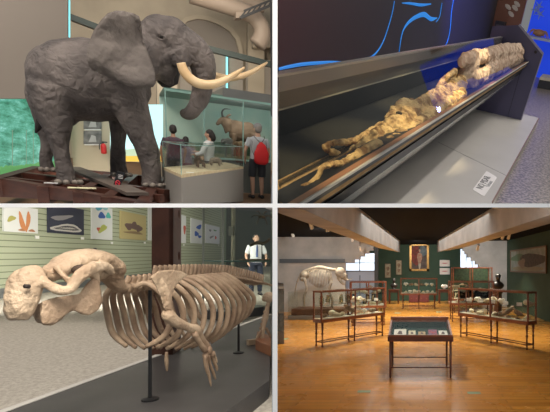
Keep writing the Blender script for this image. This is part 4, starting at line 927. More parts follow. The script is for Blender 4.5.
wall_picture('white picture of blue flowers, first right of the brown post', 191, 203.7, 219.5, 243.5, wp, [('drawn_flower', .6, .7, .2, .09, ink('blue2', (.06, .14, .5)), .3), ('drawn_flower', .4, .4, .16, .1, ink('blue2', (.06, .14, .5)), 0), ('drawn_flower', .65, .3, .14, .06, ink('blue2', (.06, .14, .5)), 0)])
wall_picture('white picture of scattered small dark marks, last on the wall', 205.5, 219.5, 225.5, 243.5, wp, [('drawn_mark', .3, .7, .08, .06, ink('grey', (.28, .27, .28)), 0), ('drawn_mark', .65, .75, .12, .04, ink('green', (.15, .3, .15)), 0), ('drawn_mark', .4, .35, .16, .05, ink('grey', (.28, .27, .28)), .5), ('drawn_mark', .7, .35, .06, .09, ink('redp', (.6, .12, .08)), 0)])

# brown steel post with oval holes
def post():
    c = cp(177, 352, ZP); u = wu; c.z = 0; v = V((-u.y, u.x, 0))
    top = slab_z(COW, c.x, c.y, 200) if False else slab_z(COW, c.x, c.y, 206.2)
    t = thing('steel_post', 'tall dark brown post pierced by oval holes behind the skeleton', 'post', c)
    br = mat('brown_steel', (.055, .018, .009), .45, col2=(.085, .028, .013), scale=5)
    s = (c - COW.o).length / 528; w = 24.5 * s; zc = [COW.at(172, 214, y=c.y).z, COW.at(172, 256, y=c.y).z]
    r, h = w * .12, w * .20; cx = w * .22
    m = MB()      # front plate built as strips round the two oval holes
    def strip(x0, x1, z0, z1): m.prism([c + u * x0 + V((0, 0, z0)), c + u * x1 + V((0, 0, z0)), c + u * x1 + V((0, 0, z1)), c + u * x0 + V((0, 0, z1))], v * .04)
    zs = [0]; 
    for z in sorted(zc): zs += [z - h, z + h]
    zs.append(top)
    strip(-w / 2, cx - r, 0, top); strip(cx + r, w / 2, 0, top)
    for a, b in ((0, zs[1]), (zs[2], zs[3]), (zs[4], top)): strip(cx - r, cx + r, a, b)
    for z in zc:    # rounded corners of the holes
        for sx in (-1, 1):
            for sz in (-1, 1):
                o = c + u * (cx + sx * r) + V((0, 0, z + sz * h)); pts = [o] + [o + u * (-sx * r * (1 - sin(a))) + V((0, 0, -sz * h * (1 - cos(a)))) for a in [pi / 2 * k / 5 for k in range(6)]]
                m.prism(pts, v * .04)
    m.build('front_plate', br, t)
    f = MB(); f.prism([c + u * (-w / 2), c + u * (-w / 2 + .03), c + u * (-w / 2 + .03) + v * .2, c + u * (-w / 2) + v * .2], (0, 0, top)); f.build('flange', br, t)
post()

# ---------------------------------------------------------------- the sea cow skeleton
def sea_cow():
    z = lambda x, y, off=0: S(x / 2, 206 + y / 2, off)          # from the doubled view of this gallery
    sc = lambda x: (S(x / 2, 290) - COW.o).length / 528 / 2      # metres per doubled pixel there
    t = thing('sea_cow_skeleton', 'mounted sea cow skeleton with large drooping snout on the dark plinth', 'skeleton', V((B1.x, B1.y, ZP)))
    # skull
    k = MB(); s = sc(60)
    k.tube([z(68, 136), z(54, 150), z(45, 180), z(39, 206), z(37, 228)], [19 * s, 25 * s, 26 * s, 23 * s, 14 * s], 14, axis=NV, rb=[.065, .075, .07, .06, .04])
    k.tube([z(58, 132), z(84, 140), z(112, 130), z(145, 110), z(185, 104), z(214, 122), z(226, 140)], [15 * s, 13 * s, 16 * s, 19 * s, 19 * s, 19 * s, 15 * s], 14, axis=NV, rb=[.06, .05, .07, .10, .12, .12, .07])
    k.tube([z(205, 120), z(222, 140), z(232, 158), z(244, 168)], [16 * s, 14 * s, 12 * s, 9 * s], 10, axis=NV, rb=[.1, .08, .06, .05])
    k.ball(z(196, 128), (.07, .09, .06))
    for sd in (1, -1):
        k.tube([z(80, 140, sd * .05), z(98, 158, sd * .10), z(128, 170, sd * .14), z(150, 160, sd * .155)], [8 * s, 10 * s, 9 * s, 10 * s], 8, axis=NV, rb=.022)
        k.tube([z(142, 164, sd * .15), z(160, 140, sd * .165), z(185, 124, sd * .16), z(214, 122, sd * .12), z(222, 135, sd * .1)], [8 * s, 14 * s, 13 * s, 9 * s, 6 * s], 8, axis=NV, rb=.025)
        k.tube([z(112, 122, sd * .06), z(126, 138, sd * .11), z(140, 152, sd * .13)], [7 * s, 5 * s, 5 * s], 8)
        k.tube([z(184, 130, sd * .1), z(192, 152, sd * .1), z(186, 166, sd * .1)], [9 * s, 8 * s, 6 * s], 8)
    k.build('skull', bone_tan, t, fuse=.009, sm_it=3, displace=(.012, .05))
    MB().ball(z(163, 128, .12), (.045, .03, .03)).build('socket_shade', mat('socket_shade_dark', (.06, .035, .02), .8), t, smooth=True)  # dark ball painting the shade of the eye socket
    for sd in (1, -1): MB().tube([z(50, 160, sd * .072), z(58, 161, sd * .072)], .011, 6).build('opening_shade', mat('opening_shade_dark', (.03, .02, .015), .8), t, smooth=True)  # dark tubes painting the shade of the nerve openings
    j = MB(); s = sc(140)
    for sd in (1, -1):
        P = [(82, 192), (104, 184), (130, 180), (160, 176), (172, 158), (186, 142), (198, 148), (202, 175), (206, 190), (196, 208), (178, 219), (162, 216), (148, 208), (136, 214), (122, 228), (104, 240), (84, 238), (79, 220)]
        offs = lambda x: sd * (.03 + .09 * max(0, (x - 90) / 110))
        n_ = len(P); a = [z(x, y, offs(x)) for x, y in P]; b = [z(x, y, offs(x) + sd * .035) for x, y in P]
        j.add(a + b, [tuple(range(n_))[::-1], tuple(range(n_, 2 * n_))] + [(i, (i + 1) % n_, n_ + (i + 1) % n_, n_ + i) for i in range(n_)])
    j.tube([z(88, 196), z(86, 216), z(92, 232)], [10 * s, 13 * s, 9 * s], 10, axis=NV, rb=.045)
    j.build('lower_jaw', mat('jaw_bone', (.30, .20, .125), .65, col2=(.50, .37, .25), scale=5, bump=.5, bscale=30, detail=8), t, fuse=.009, sm_it=4, displace=(.01, .06))
    MB().tube([z(189, 100), z(190, 84)], .009, 6).build('crown_bolt', mat('dark_metal', (.03, .035, .04), .5), t)
    # spine: one vertebra after another along the plinth's length
    sp = z(252, 165); along = lambda q, h=0, o=0: sp + DV * q + V((0, 0, h)) + NV * o
    def s_at(px): return (S(px, 280) - S(126, 280)).dot(DV)
    Ln = s_at(262); nv = 38
    H_ = lambda q: (.0 + .02 * sin(min(1, q / s_at(240)) * pi) - .10 * max(0, (q - s_at(225)) / (Ln - s_at(225))) ** 1.4)
    for i in range(nv):
        q = Ln * (i / (nv - 1)) ** 1.05; h = H_(q); g = 1 - .35 * (i / nv)
        neck = i < 5; hh = (.075 if neck else .135) * g
        m = MB(); m.tube([along(q - .018, h), along(q + .018, h)], [.036 * g, .036 * g], 8)
        m.tube([along(q, h + .02), along(q + .02, h + hh * .6), along(q + .035, h + hh)], [.018, .030 * g, .026 * g], 7, axis=NV, rb=[.012, .010, .012], smooth=2)
        if not neck and i % 1 == 0:
            w = .10 if i < 30 else .17 * (1 - (i - 30) / 22)
            for sd in (1, -1): m.tube([along(q, h, 0), along(q + .02, h - (.01 if i < 30 else .03), sd * w)], [.015, .010], 5)
        m.build('vertebra', bone_rib, t, smooth=True)
    # ribs
    nr = 12; q0, q1 = s_at(129), s_at(209)
    for i in range(nr):
        u = i / (nr - 1); q = q0 + (q1 - q0) * u
        W_ = .15 + .16 * sin(min(1, .25 + u * .9) * pi * .62) ; dp = (.36 + .17 * sin(min(1, u * 1.25 + .12) * pi * .6)) * (1 - .16 * max(0, u - .66) / .34)
        sw = .10 + .16 * u
        for sd in (1, -1):
            pts = [along(q, H_(q) + .005, sd * .035), along(q + .03, H_(q) + .03, sd * W_ * .45), along(q + .06, H_(q) - .06, sd * W_ * .9), along(q + sw, H_(q) - dp * .45, sd * W_), along(q + sw, H_(q) - dp * .8, sd * W_ * .82), along(q + sw * .7, H_(q) - dp, sd * W_ * (.30 if i < 7 else .45))]
            MB().tube(pts, [.015, .018, .020, .021, .021, .014], 7, rb=[.015, .019, .020, .021, .021, .013], axis=DV, smooth=4).build('rib', bone_rib, t, smooth=True)
    s = sc(340); O = .32
    sh = MB(); P = [(300, 142), (316, 130), (340, 127), (362, 130), (376, 137), (362, 148), (350, 160), (344, 180), (346, 205), (338, 214), (328, 208), (322, 185), (312, 162)]
    a = [z(x, y, O - .02) for x, y in P]; b = [z(x, y, O + .008) for x, y in P]; n_ = len(P)
    sh.add(a + b, [tuple(range(n_))[::-1], tuple(range(n_, 2 * n_))] + [(i, (i + 1) % n_, n_ + (i + 1) % n_, n_ + i) for i in range(n_)])
    sh.tube([z(318, 138, O), z(334, 170, O + .02), z(338, 205, O + .01)], [.008, .016, .022], 7)
    sh.build('shoulder_blade', bone_tan, t, fuse=.008, sm_it=2)
    far = MB(); a = [z(x - 40, y + 8, -O) for x, y in P]; b = [z(x - 40, y + 8, -O - .02) for x, y in P]
    far.add(a + b, [tuple(range(n_))[::-1], tuple(range(n_, 2 * n_))] + [(i, (i + 1) % n_, n_ + (i + 1) % n_, n_ + i) for i in range(n_)]); far.build('shoulder_blade', bone_rib, t)
    MB().ball(z(336, 218, O), 11 * s).tube([z(336, 218, O), z(352, 232, O + .02), z(375, 242, O + .03), z(392, 248, O + .03)], [12 * s, 10 * s, 8 * s, 11 * s], 8).ball(z(394, 250, O + .03), 9 * s).build('upper_arm', bone_tan, t, fuse=.007, sm_it=2)
    MB().tube([z(394, 250, O + .03), z(405, 268, O + .03), z(414, 282, O + .03)], [8 * s, 6 * s, 8 * s], 8).tube([z(388, 254, O + .05), z(400, 275, O + .05), z(410, 288, O + .05)], [6 * s, 5 * s, 6 * s], 8).build('forearm', bone_rib, t, smooth=True)
    MB().ball(z(416, 288, O + .04), (8 * s, 8 * s, 10 * s)).ball(z(422, 296, O + .04), 7 * s).ball(z(411, 298, O + .04), 6 * s).build('wrist', bone_rib, t, smooth=True)
    for pts in ([(412, 298), (414, 318), (418, 338), (422, 360)], [(416, 298), (421, 318), (427, 334), (431, 346)], [(422, 296), (428, 312), (433, 322), (434, 330)], [(409, 298), (410, 314), (413, 326), (415, 336)], [(426, 292), (430, 302), (432, 310), (433, 315)]):
        MB().tube([z(x, y, O + .04) for x, y in pts], [4.2 * s, 3 * s, 3.4 * s, 1.6 * s], 6).build('finger', bone_rib, t, smooth=True)
    MB().tube([z(333, 292), z(333, 310), z(334, 330)], [.012, .016, .008], 6).build('breastbone', bone_rib, t, smooth=True)
    # two black poles with round feet
    bl = mat('pole_black', (.012, .012, .013), .4)
    for x, yb, yt in ((150, 400, 292), (238.5, 353, 300)):
        c = cp(x, yb, ZP); a = S(x, yt); pl = thing('mount_pole', 'black mount pole under the %s' % ('skeleton\'s shoulder, nearer the viewer' if x < 200 else 'skeleton\'s far rear ribs'), 'support pole', c, 'black mount poles of the sea cow skeleton')
        MB().tube([c, V((c.x, c.y, sp.z - .03))], .012 , 8).build('pole', bl, pl); MB().lathe([(.055, .0), (.055, .012), (.02, .02)], c, 16).build('foot', bl, pl, smooth=False)
sea_cow()

def cabinet():
    RMt = COW; at = COW.at
    y0 = at(226, 300, z=0).y; fl = lambda px, y: at(px, 300, y=y)
    # glazed cabinet standing across the end of the gallery
    yc = 8.4; a, b = fl(222.5, yc), fl(271.3, yc + .6); a.z = b.z = 0
    t = thing('glass_cabinet', 'tall glazed specimen cabinet at the end of the sea cow gallery', 'display case', (a + b) / 2)
    u = (b - a).normalized(); n = V((-u.y, u.x, 0)); top = lambda p: slab_z(COW, p.x, p.y, 206.6)
    alu = mat('cabinet_metal', (.30, .34, .30), .35, metal=.3)
    n1 = n * .5; k = MB()
    for p in (a, a + n1, b): k.bar(p, V((p.x, p.y, top(p))), .035)
    k.build('frame', alu, t)
    zs = at(240, 262, y=yc).z; zl = at(240, 284, y=yc).z
    for z, nm in ((zs, 'glass_shelf'),): MB().prism([a + V((0, 0, z)), b + V((0, 0, z)), b + n1 * .7 + V((0, 0, z)), a + n1 + V((0, 0, z))], (0, 0, .02)).build(nm, mat('shelf_edge', (.10, .22, .20), .3), t)
    MB().prism([a, b, b + n1 * .7, a + n1], (0, 0, .16)).build('base', mat('cabinet_base', (.10, .10, .10), .5), t)
    tb = min(top(a), top(b)) - .02
    MB().prism([a + V((0, 0, .16)), b + V((0, 0, .16)), b + V((0, 0, tb)), a + V((0, 0, tb))], n * .006).build('front_pane', glass('cab_glass', (.88, .92, .90), .03), t)
    # beige post between the slatted wall and the cabinet, with its notice
    p = at(234, 300, y=9.6); p.z = 0; w = 11 * 9.6 / 528
    o = thing('beige_column', 'pale beige column between the slatted wall and the glass cabinet', 'column', p)
    MB().prism([p + wu * (-w / 2), p + wu * (w / 2), p + wu * (w / 2) + V((0, .25, 0)), p + wu * (-w / 2) + V((0, .25, 0))], (0, 0, slab_z(COW, p.x, p.y, 206.6))).build('shaft', mat('column_beige', (.40, .38, .31), .7), o)
    q = at(232, 231, y=9.55); m = MB().prism([q + V((-.06, 0, -.09)) , q + V((.06, 0, -.09)), q + V((.06, 0, .09)), q + V((-.06, 0, .09))], (0, .03, 0)).build('notice', mat('notice_paper', (.52, .52, .48), .8)); tag(m, 'small paper notice on the pale beige column', 'notice')
    # specimens in the cabinet
    q = at(262, 240, y=yc + .75); s_ = .016
    o = thing('mounted_bone', 'long dark mounted bone on the shelf before the person in white', 'bone', V((q.x, q.y, zs + .02)))
    MB().tube([at(250, 246, y=yc + .7), at(256, 243, y=yc + .7), at(264, 243, y=yc + .72), at(270, 239, y=yc + .75)], [.02, .035, .025, .03], 8).build('shaft', dark_bone, o, smooth=True)
    MB().tube([at(262, 243, y=yc + .72), V((q.x, q.y, zs + .02))], .008, 6).build('stem', mat('dark_metal', (.03, .035, .04), .5), o)
    o = MB().prism([at(241, 259, y=yc + .4), at(271, 259, y=yc + .6), at(271, 262, y=yc + .6), at(241, 262, y=yc + .4)], (0, .15, 0)).build('shelf_board', mat('tan_board', (.35, .24, .16), .6)); tag(o, 'tan board lying on the cabinet shelf under the dark bone', 'board')
    o = thing('crab_specimen', 'small pale legged specimen high in the glass cabinet', 'specimen', at(262, 216, y=yc + .5)); c_ = at(262, 217, y=yc + .5)
    MB().ball(c_, (.07, .03, .03)).build('body', dark_bone, o)
    for i in range(6): MB().tube([c_, c_ + V((.12 * cos(i * 1.05), 0, .08 * sin(i * 1.05) + .03)), c_ + V((.2 * cos(i * 1.05), 0, .14 * sin(i * 1.05) - .02))], .008, 5).build('leg', dark_bone, o)
cabinet()

def block_mount():
    a, b, c = cp(255.5, 350, ZP), cp(271, 357, ZP), cp(271, 345.5, ZP)
    z = V((0, 0, 1)); w = mat('block_wood', (.17, .065, .03), .5, col2=(.24, .10, .045), scale=6)
    t = thing('bone_mount', 'small skeleton on a reddish wooden block at the plinth\'s far right', 'skeleton', a)
    d = c + (a - b); MB().prism([a, b, c, d], (0, 0, .11)).build('wooden_block', w, t, bevel=.008)
    m0 = (a + b + c + d) / 4 + z * .11; s = .011
    Q = lambda px, py: COW.at(px, py, y=m0.y)
    MB().tube([Q(262, 346), Q(263, 330), Q(266, 316), Q(268, 304), Q(270, 296)], [.03, .02, .03, .022, .03], 7).build('spine', bone_tan, t, smooth=True)
    MB().ball(Q(269, 297), (.07, .05, .06)).ball(Q(266, 299), (.05, .04, .03)).build('skull', bone_tan, t, fuse=.01)
    for k in range(5): MB().tube([Q(265 + k * .5, 326 - 4 * k), Q(260 + k, 328 - 4 * k), Q(263 + k, 332 - 4 * k)], .010, 5).build('rib', bone_rib, t, smooth=True)
    for s_ in ((262, 330, 257, 338, 259, 349), (266, 328, 270, 337, 268, 349)): MB().tube([Q(s_[0], s_[1]), Q(s_[2], s_[3]), Q(s_[4], s_[5])], [.018, .014, .016], 6).build('leg', bone_rib, t, smooth=True)
    g = cp(252.5, 345, ZP); o = MB().box((g.x, g.y, ZP + .035), (.12, .05, .06), .3).build('label_card', mat('tan_card', (.55, .42, .28), .7)); tag(o, 'small tan label card on the plinth beside the wooden block', 'label card')
block_mount()

# ================================================================ the hall of show cases (lower right gallery)
RM = HAL
def H(px, py, y): return HAL.at(px, py, y=y)
wood_floor = mat('orange_boards', (.50, .205, .03), .22, col2=(.72, .36, .07), scale=2.2, stretch=(.35, 5, 1), coat=.15, contrast=(.3, .7))
def board_floor():
    n, L, b = nodes_of(wood_floor)
    tc = n.new('ShaderNodeTexCoord'); br = n.new('ShaderNodeTexBrick'); br.inputs['Scale'].default_value = 1.0
    br.inputs['Color1'].default_value = (.58, .27, .05, 1); br.inputs['Color2'].default_value = (.34, .13, .022, 1); br.inputs['Mortar'].default_value = (.20, .07, .015, 1)
    br.inputs['Mortar Size'].default_value = .014; br.inputs['Brick Width'].default_value = 1.3; br.inputs['Row Height'].default_value = .16; br.inputs['Bias'].default_value = -.1
    L.new(tc.outputs['Object'], br.inputs[0])
    col = b.inputs['Base Color'].links[0].from_socket
    mx = n.new('ShaderNodeMix'); mx.data_type = 'RGBA'; mx.inputs[0].default_value = .5
    L.new(col, mx.inputs[6]); L.new(br.outputs[0], mx.inputs[7]); L.new(mx.outputs[2], b.inputs['Base Color'])
    ns = n.new('ShaderNodeTexNoise'); ns.inputs['Scale'].default_value = 1.2; ns.inputs['Detail'].default_value = 5
    L.new(tc.outputs['Object'], ns.inputs[0]); mr = n.new('ShaderNodeMapRange'); mr.inputs[3].default_value = .12; mr.inputs[4].default_value = .42
    L.new(ns.outputs[0], mr.inputs[0]); L.new(mr.outputs[0], b.inputs['Roughness'])
board_floor()
green = mat('green_wall', (.028, .062, .036), .75, col2=(.034, .072, .043), scale=2)
concrete = mat('raw_concrete', (.36, .355, .345), .85, col2=(.50, .49, .475), scale=1.3, bump=.25, bscale=3, detail=8)
black_ceiling = mat('black_ceiling', (.005, .006, .009), .95, spec=.1)
def hall_shell():
    m = MB(); kx = (277.3 - PX0) / F
    m.prism([(kx * 4.6, 4.6, 0), (6.2, 4.6, 0), (6.2, 28.2, 0), (kx * 28.2, 28.2, 0)], (0, 0, -.15)); struct('floor', m, wood_floor)
    m = MB(); m.prism([(kx * 10.2, 10.2, 3.5), (6.2, 10.2, 3.5), (6.2, 28.2, 3.5), (kx * 28.2, 28.2, 3.5)], (0, 0, .12)); struct('ceiling', m, black_ceiling)
    m = MB(); a = H(366, 300, 28); m.box(((a.x + 6.2) / 2, 28.1, 1.75), (6.2 - a.x, .2, 3.5)); struct('wall_back', m, green)
    m = MB(); m.prism([(5.80, 4.6, 0), (5.42, 10.3, 0), (5.42, 10.3, 3.49), (5.80, 4.6, 2.70)], (.4, 0, 0)); m.prism([(5.42, 10.3, 0), (5.06, 24.2, 0), (5.06, 24.2, 3.5), (5.42, 10.3, 3.5)], (.5, 0, 0)); struct('wall_right', m, green)
    # concrete stair wall on the left with its stepped opening
    def stepped(y, pts, name, th=.35):
        m = MB(); m.prism([H(px, py, y) if py is not None else V((H(px, 0, y).x, y, 3.5)) for px, py in pts], (0, th, 0)); struct(name, m, concrete)
    fl = 267 + 945 / 21.0
    stepped(21, [(275, None), (373.5, None), (373.5, 250.5), (369, 250.5), (369, 253.5), (364.5, 253.5), (364.5, 256.5), (360, 256.5), (360, 259.5), (354, 259.5), (354, 262.5), (345, 262.5), (345, fl), (275, fl)], 'wall_left')
    fr = 267 + 945 / 24.0
    stepped(24.0, [(463, None), (507.5, None), (507.5, fr), (483, fr), (483, 268), (479, 268), (479, 264.5), (475.5, 264.5), (475.5, 261), (471.5, 261), (471.5, 257.5), (467.5, 257.5), (467.5, 254), (465, 254), (465, 251), (463, 251)], 'wall_back_right')
    # posts that close the openings
    m = MB(); m.box((H(373.5, 0, 21).x + .12, 21.2, 1.75), (.16, .4, 3.5)); struct('trim_1', m, mat('dark_metal', (.03, .035, .04), .5))
    # dark strip that puts a recessed slit's shade into colour
    m = MB(); a = H(280, 259, 20.97); b = H(345, 263, 20.97); m.box(((a.x + b.x) / 2, 20.95, (a.z + b.z) / 2), (b.x - a.x, .1, a.z - b.z)); struct('trim_2', m, mat('slit_shade', (.10, .115, .13), .5))
    # windows behind the openings
    day = mat('daylight_pane', (.8, .85, .9), .3, emit=(.72, .86, 1), estr=1.25)
    mist = mat('frosted_pane', (.30, .34, .42), .35, emit=(.5, .6, .78), estr=.10)
    fm = mat('window_frame_grey', (.16, .18, .22), .5)
    o = MB().box((H(360, 0, 22).x, 22, 2.35), (1.7, .05, .84)).build('window_1', day); tag(o, kind='structure')
    f = MB()
    for k in range(3): f.box((H(360, 0, 22).x - .85 + k * .84, 21.95, 2.35), (.04, .06, .84))
    f.box((H(360, 0, 22).x, 21.95, 2.3), (1.7, .06, .03)); f.build('window_frame', fm, o)
    o = MB().box((H(360, 0, 22).x, 22, .96), (1.7, .05, 1.9)).build('window_2', mist); tag(o, kind='structure')
    f = MB(); f.box((H(360, 0, 22).x, 21.95, 1.9), (1.7, .07, .06))
    for k in range(3): f.box((H(360, 0, 22).x - .8 + k * .8, 21.95, .85), (.05, .06, 1.7))
    f.build('window_frame', fm, o)
    o = MB().box((H(474, 0, 25).x, 25, 2.0), (1.5, .05, 2.2)).build('window_3', day); tag(o, kind='structure')
    f = MB()
    for k in range(4): f.box((H(466, 0, 25).x + k * .33, 24.95, 2.0), (.03, .06, 2.2))
    f.build('window_frame', fm, o)
    # the two concrete beams
    for nm, e, vx, s in (('trim_3', H(400, 252, 24), 433, -1), ('trim_4', H(437, 251.5, 24), 393, 1)):
        k = (vx - PX0) / F; ye = 24; yo = 18.5
        inner = lambda y: V((e.x - k * (ye - y), y, 2.88)); w = .47 * s
        m = MB(); a, b, c = inner(6.0), inner(ye), inner(yo); q = inner(10.6)
        low = [a, q, b, V((c.x + w, yo, 2.88)), V((q.x + w, 10.6, 2.88)), V((a.x + w, 6.0, 2.88))]
        top = [V((p.x, p.y, min(3.56, 2.07 + .1367 * p.y))) for p in low]
        m.add(low + top, [(5, 4, 1, 0), (4, 3, 2, 1), (6, 7, 10, 11), (7, 8, 9, 10)] + [(i, (i + 1) % 6, 6 + (i + 1) % 6, 6 + i) for i in range(6)])
        struct(nm, m, concrete)
hall_shell()

mahog = mat('red_brown_wood', (.15, .045, .02), .35, col2=(.24, .075, .03), scale=4, stretch=(1, 1, 6), coat=.2)
mahog_dark = mat('dark_mahogany', (.075, .022, .012), .35, col2=(.12, .036, .018), scale=5, stretch=(1, 1, 5), coat=.2)
pane = glass('clear_glass', (.97, .985, .98), .02)
tray = mat('pale_tray', (.52, .44, .33), .8)
teal = mat('teal_cloth', (.006, .04, .045), .9)

def show_case(label, A, B, depth, h0=.68, h1=1.47, bays=2, mid=True, over=.06, legs=(0, .5, 1), group='tall glazed show cases on turned legs', name='show_case', back=None):
    """a glazed timber cabinet from floor point A to floor point B along its front, depth running away from the camera"""
    A, B = V((*A, 0)), V((*B, 0)); u = (B - A).normalized(); n = V((-u.y, u.x, 0)); n = n if n.y > 0 else -n
    t = thing(name, label, 'display case', (A + B) / 2 + n * depth / 2, group)
    P = lambda s, d, z: A + u * s + n * d + V((0, 0, z)); Ln = (B - A).length; z = lambda h: V((0, 0, h))
    s0, s1 = -over, Ln + over
    f = MB()
    for h, w in ((h0, .085), (h1 - .02, .045)):
        for d in (0, depth): f.bar(P(s0, d, h), P(s1, d, h), .045, w)
        for s in (s0, s1): f.bar(P(s, 0, h), P(s, depth, h), .06, w)
    for s in [s0 + (s1 - s0) * k / bays for k in range(bays + 1)]:
        for d in (0, depth): f.bar(P(s, d, h0), P(s, d, h1), .042)
    f.build('frame', mahog, t)
    MB().prism([P(s0, 0, h0 + .02), P(s1, 0, h0 + .02), P(s1, depth, h0 + .02), P(s0, depth, h0 + .02)], (0, 0, .03)).build('tray', tray, t)
    MB().prism([P(s0 - .03, -.03, h1), P(s1 + .03, -.03, h1), P(s1 + .03, depth + .03, h1), P(s0 - .03, depth + .03, h1)], (0, 0, .015)).build('top_pane', pane, t)
    if mid: MB().prism([P(s0 + .03, .08, (h0 + h1) / 2), P(s1 - .03, .08, (h0 + h1) / 2), P(s1 - .03, depth - .03, (h0 + h1) / 2), P(s0 + .03, depth - .03, (h0 + h1) / 2)], (0, 0, .008)).build('glass_shelf', glass('shelf_glass', (.8, .9, .88), .08), t)
    for k in range(bays):
        a, b = s0 + (s1 - s0) * k / bays, s0 + (s1 - s0) * (k + 1) / bays
        MB().prism([P(a, .005, h0), P(b, .005, h0), P(b, .005, h1), P(a, .005, h1)], n * .004).build('front_pane', pane, t)
    for s in (s0, s1): MB().prism([P(s, 0, h0), P(s, depth, h0), P(s, depth, h1), P(s, 0, h1)], u * .004).build('end_pane', pane, t)
    MB().prism([P(s0, depth, h0), P(s1, depth, h0), P(s1, depth, h1), P(s0, depth, h1)], n * .004).build('back_pane', back or pane, t)
    prof = [(.020, 0), (.032, .02), (.018, .06), (.024, .12), (.020, .3), (.034, .34), (.020, .38), (.03, .5), (.036, h0 - .06), (.036, h0 - .03)]
    for s in legs:
        for d in (.03, depth - .03): MB().lathe(prof, P(Ln * s, d, 0), 8).build('leg', mahog_dark, t, smooth=True)
    st = MB()
    for d in (.03, depth - .03): st.bar(P(0, d, .12), P(Ln, d, .12), .025)
    for s in legs: st.bar(P(Ln * s, .03, .12), P(Ln * s, depth - .03, .12), .025)
    st.build('stretcher', mahog_dark, t)
    t_ = (P, s0, s1, depth, h0 + .05, (h0 + h1) / 2 + .008, h1)
    return t_

# specimens: one of each kind, then copies
PROTO = {}
def proto(kind):
    if kind in PROTO: return PROTO[kind]
    m = MB()
    if kind == 'skull':
        o = thing('animal_skull', '', 'skull', (0, 0, 0))
        k = MB(); k.ball((0, 0, .07), (.075, .06, .06)); k.tube([(.03, 0, .06), (.12, 0, .045), (.17, 0, .035)], [.05, .03, .018]); k.tube([(-.01, .05, .06), (.05, .065, .05), (.1, .035, .045)], [.01, .012, .01]); k.tube([(-.01, -.05, .06), (.05, -.065, .05), (.1, -.035, .045)], [.01, .012, .01])
        k.build('cranium', bone, o, fuse=.008)
        j = MB(); j.tube([(.0, .045, .05), (.05, .04, .012), (.15, .012, .012)], [.012, .012, .008]); j.tube([(.0, -.045, .05), (.05, -.04, .012), (.15, -.012, .012)], [.012, .012, .008]); j.build('lower_jaw', bone, o, smooth=True)
    elif kind == 'shell':
        m.tube([(0, 0, .02), (.05, 0, .035), (.09, .02, .05), (.10, .05, .05), (.07, .07, .045)], [.008, .03, .045, .04, .02], 10); o = m.build('sea_shell', bone, smooth=True)
    elif kind == 'mineral':
        rr = random.Random(3)
        for k in range(6): m.ball((rr.uniform(-.05, .05), rr.uniform(-.04, .04), .05), (rr.uniform(.03, .06), .04, rr.uniform(.03, .05)), (rr.random() * 3, rr.random() * 3, 0), seg=6)
        o = m.build('mineral_specimen', dark_bone)
    elif kind == 'coral':
        for k in range(11):
            a = k * .7; m.tube([(0, 0, .015), (.03 * cos(a), .03 * sin(a), .05), (.07 * cos(a), .05 * sin(a), .06 + .014 * (k % 4))], [.02, .022, .018], 6)
        o = m.build('coral_branch', mat('white_coral', (.85, .82, .74), .8), smooth=True)
    elif kind == 'jar':
        o = thing('specimen_jar', '', 'jar', (0, 0, 0)); MB().lathe([(.04, 0), (.045, .01), (.045, .13), (.03, .15), (.03, .16)], (0, 0, 0), 12).build('glass_jar', glass('jar_glass', (.72, .70, .58), .1), o, smooth=True)
        MB().lathe([(.034, .155), (.034, .18)], (0, 0, 0), 12).build('lid', dark_bone, o); MB().tube([(0, 0, .02), (.01, 0, .07), (-.01, .005, .12)], [.015, .022, .01], 7).build('pickled_animal', bone, o, smooth=True)
    elif kind == 'card':
        m.box((0, 0, .035), (.11, .012, .07)); o = m.build('label_card', card)
    elif kind == 'bird':
        o = thing('stuffed_bird', '', 'bird', (0, 0, 0)); k = MB(); k.tube([(-.14, 0, .05), (-.05, 0, .10), (.02, 0, .14), (.06, 0, .19), (.09, 0, .20), (.12, 0, .195)], [.012, .05, .055, .03, .028, .004]); k.build('body', dark_bone, o, smooth=True)
        for s in (-1, 1): MB().tube([(0, s * .02, .1), (.01, s * .02, 0)], [.006, .005], 5).build('leg', mahog_dark, o)
        MB().lathe([(.05, 0), (.05, .015)], (0, 0, 0), 10).build('stand', mahog_dark, o)
    elif kind == 'skeleton':
        o = thing('small_skeleton', '', 'skeleton', (0, 0, 0)); MB().tube([(-.2, 0, .12), (-.1, 0, .17), (.05, 0, .17), (.13, 0, .2)], .012, 6).build('spine', bone, o, smooth=True)
        MB().ball((.17, 0, .2), (.05, .03, .03)).build('skull', bone, o, smooth=True)
        for k in range(5):
            x = -.06 + .03 * k; MB().tube([(x, 0, .17), (x, .05, .13), (x, 0, .08), (x, -.05, .13), (x, 0, .17)], .005, 5).build('rib', bone, o, smooth=True)
        for x in (-.1, .07):
            for s in (-1, 1): MB().tube([(x, s * .02, .16), (x + .02, s * .035, .08), (x, s * .035, .0)], .008, 5).build('leg', bone, o, smooth=True)
    PROTO[kind] = o; o['fresh'] = 1
    return o
def put(kind, loc, rz, label, group, cat, sc=1.0, m=None):
    o = proto(kind)
    if o.get('fresh'):
        del o['fresh']; L = Matrix.Translation(loc) @ Matrix.Rotation(rz, 4, 'Z') @ Matrix.Scale(sc, 4)
        q = o; o.matrix_world = RM.M @ L; LM[o.name] = L
    else: q = dup(o, loc, rz, sc=sc)
    tag(q, label, cat, group)
    return q
CAT = dict(skull='skull', shell='shell', mineral='rock specimen', coral='coral', jar='specimen jar', card='label card', bird='stuffed bird', skeleton='skeleton')
TXT = dict(skull='pale animal skull', shell='cream spiral sea shell', mineral='brown rock specimen', coral='white branching coral', jar='glass specimen jar', card='white label card', bird='brown stuffed bird', skeleton='small animal skeleton')
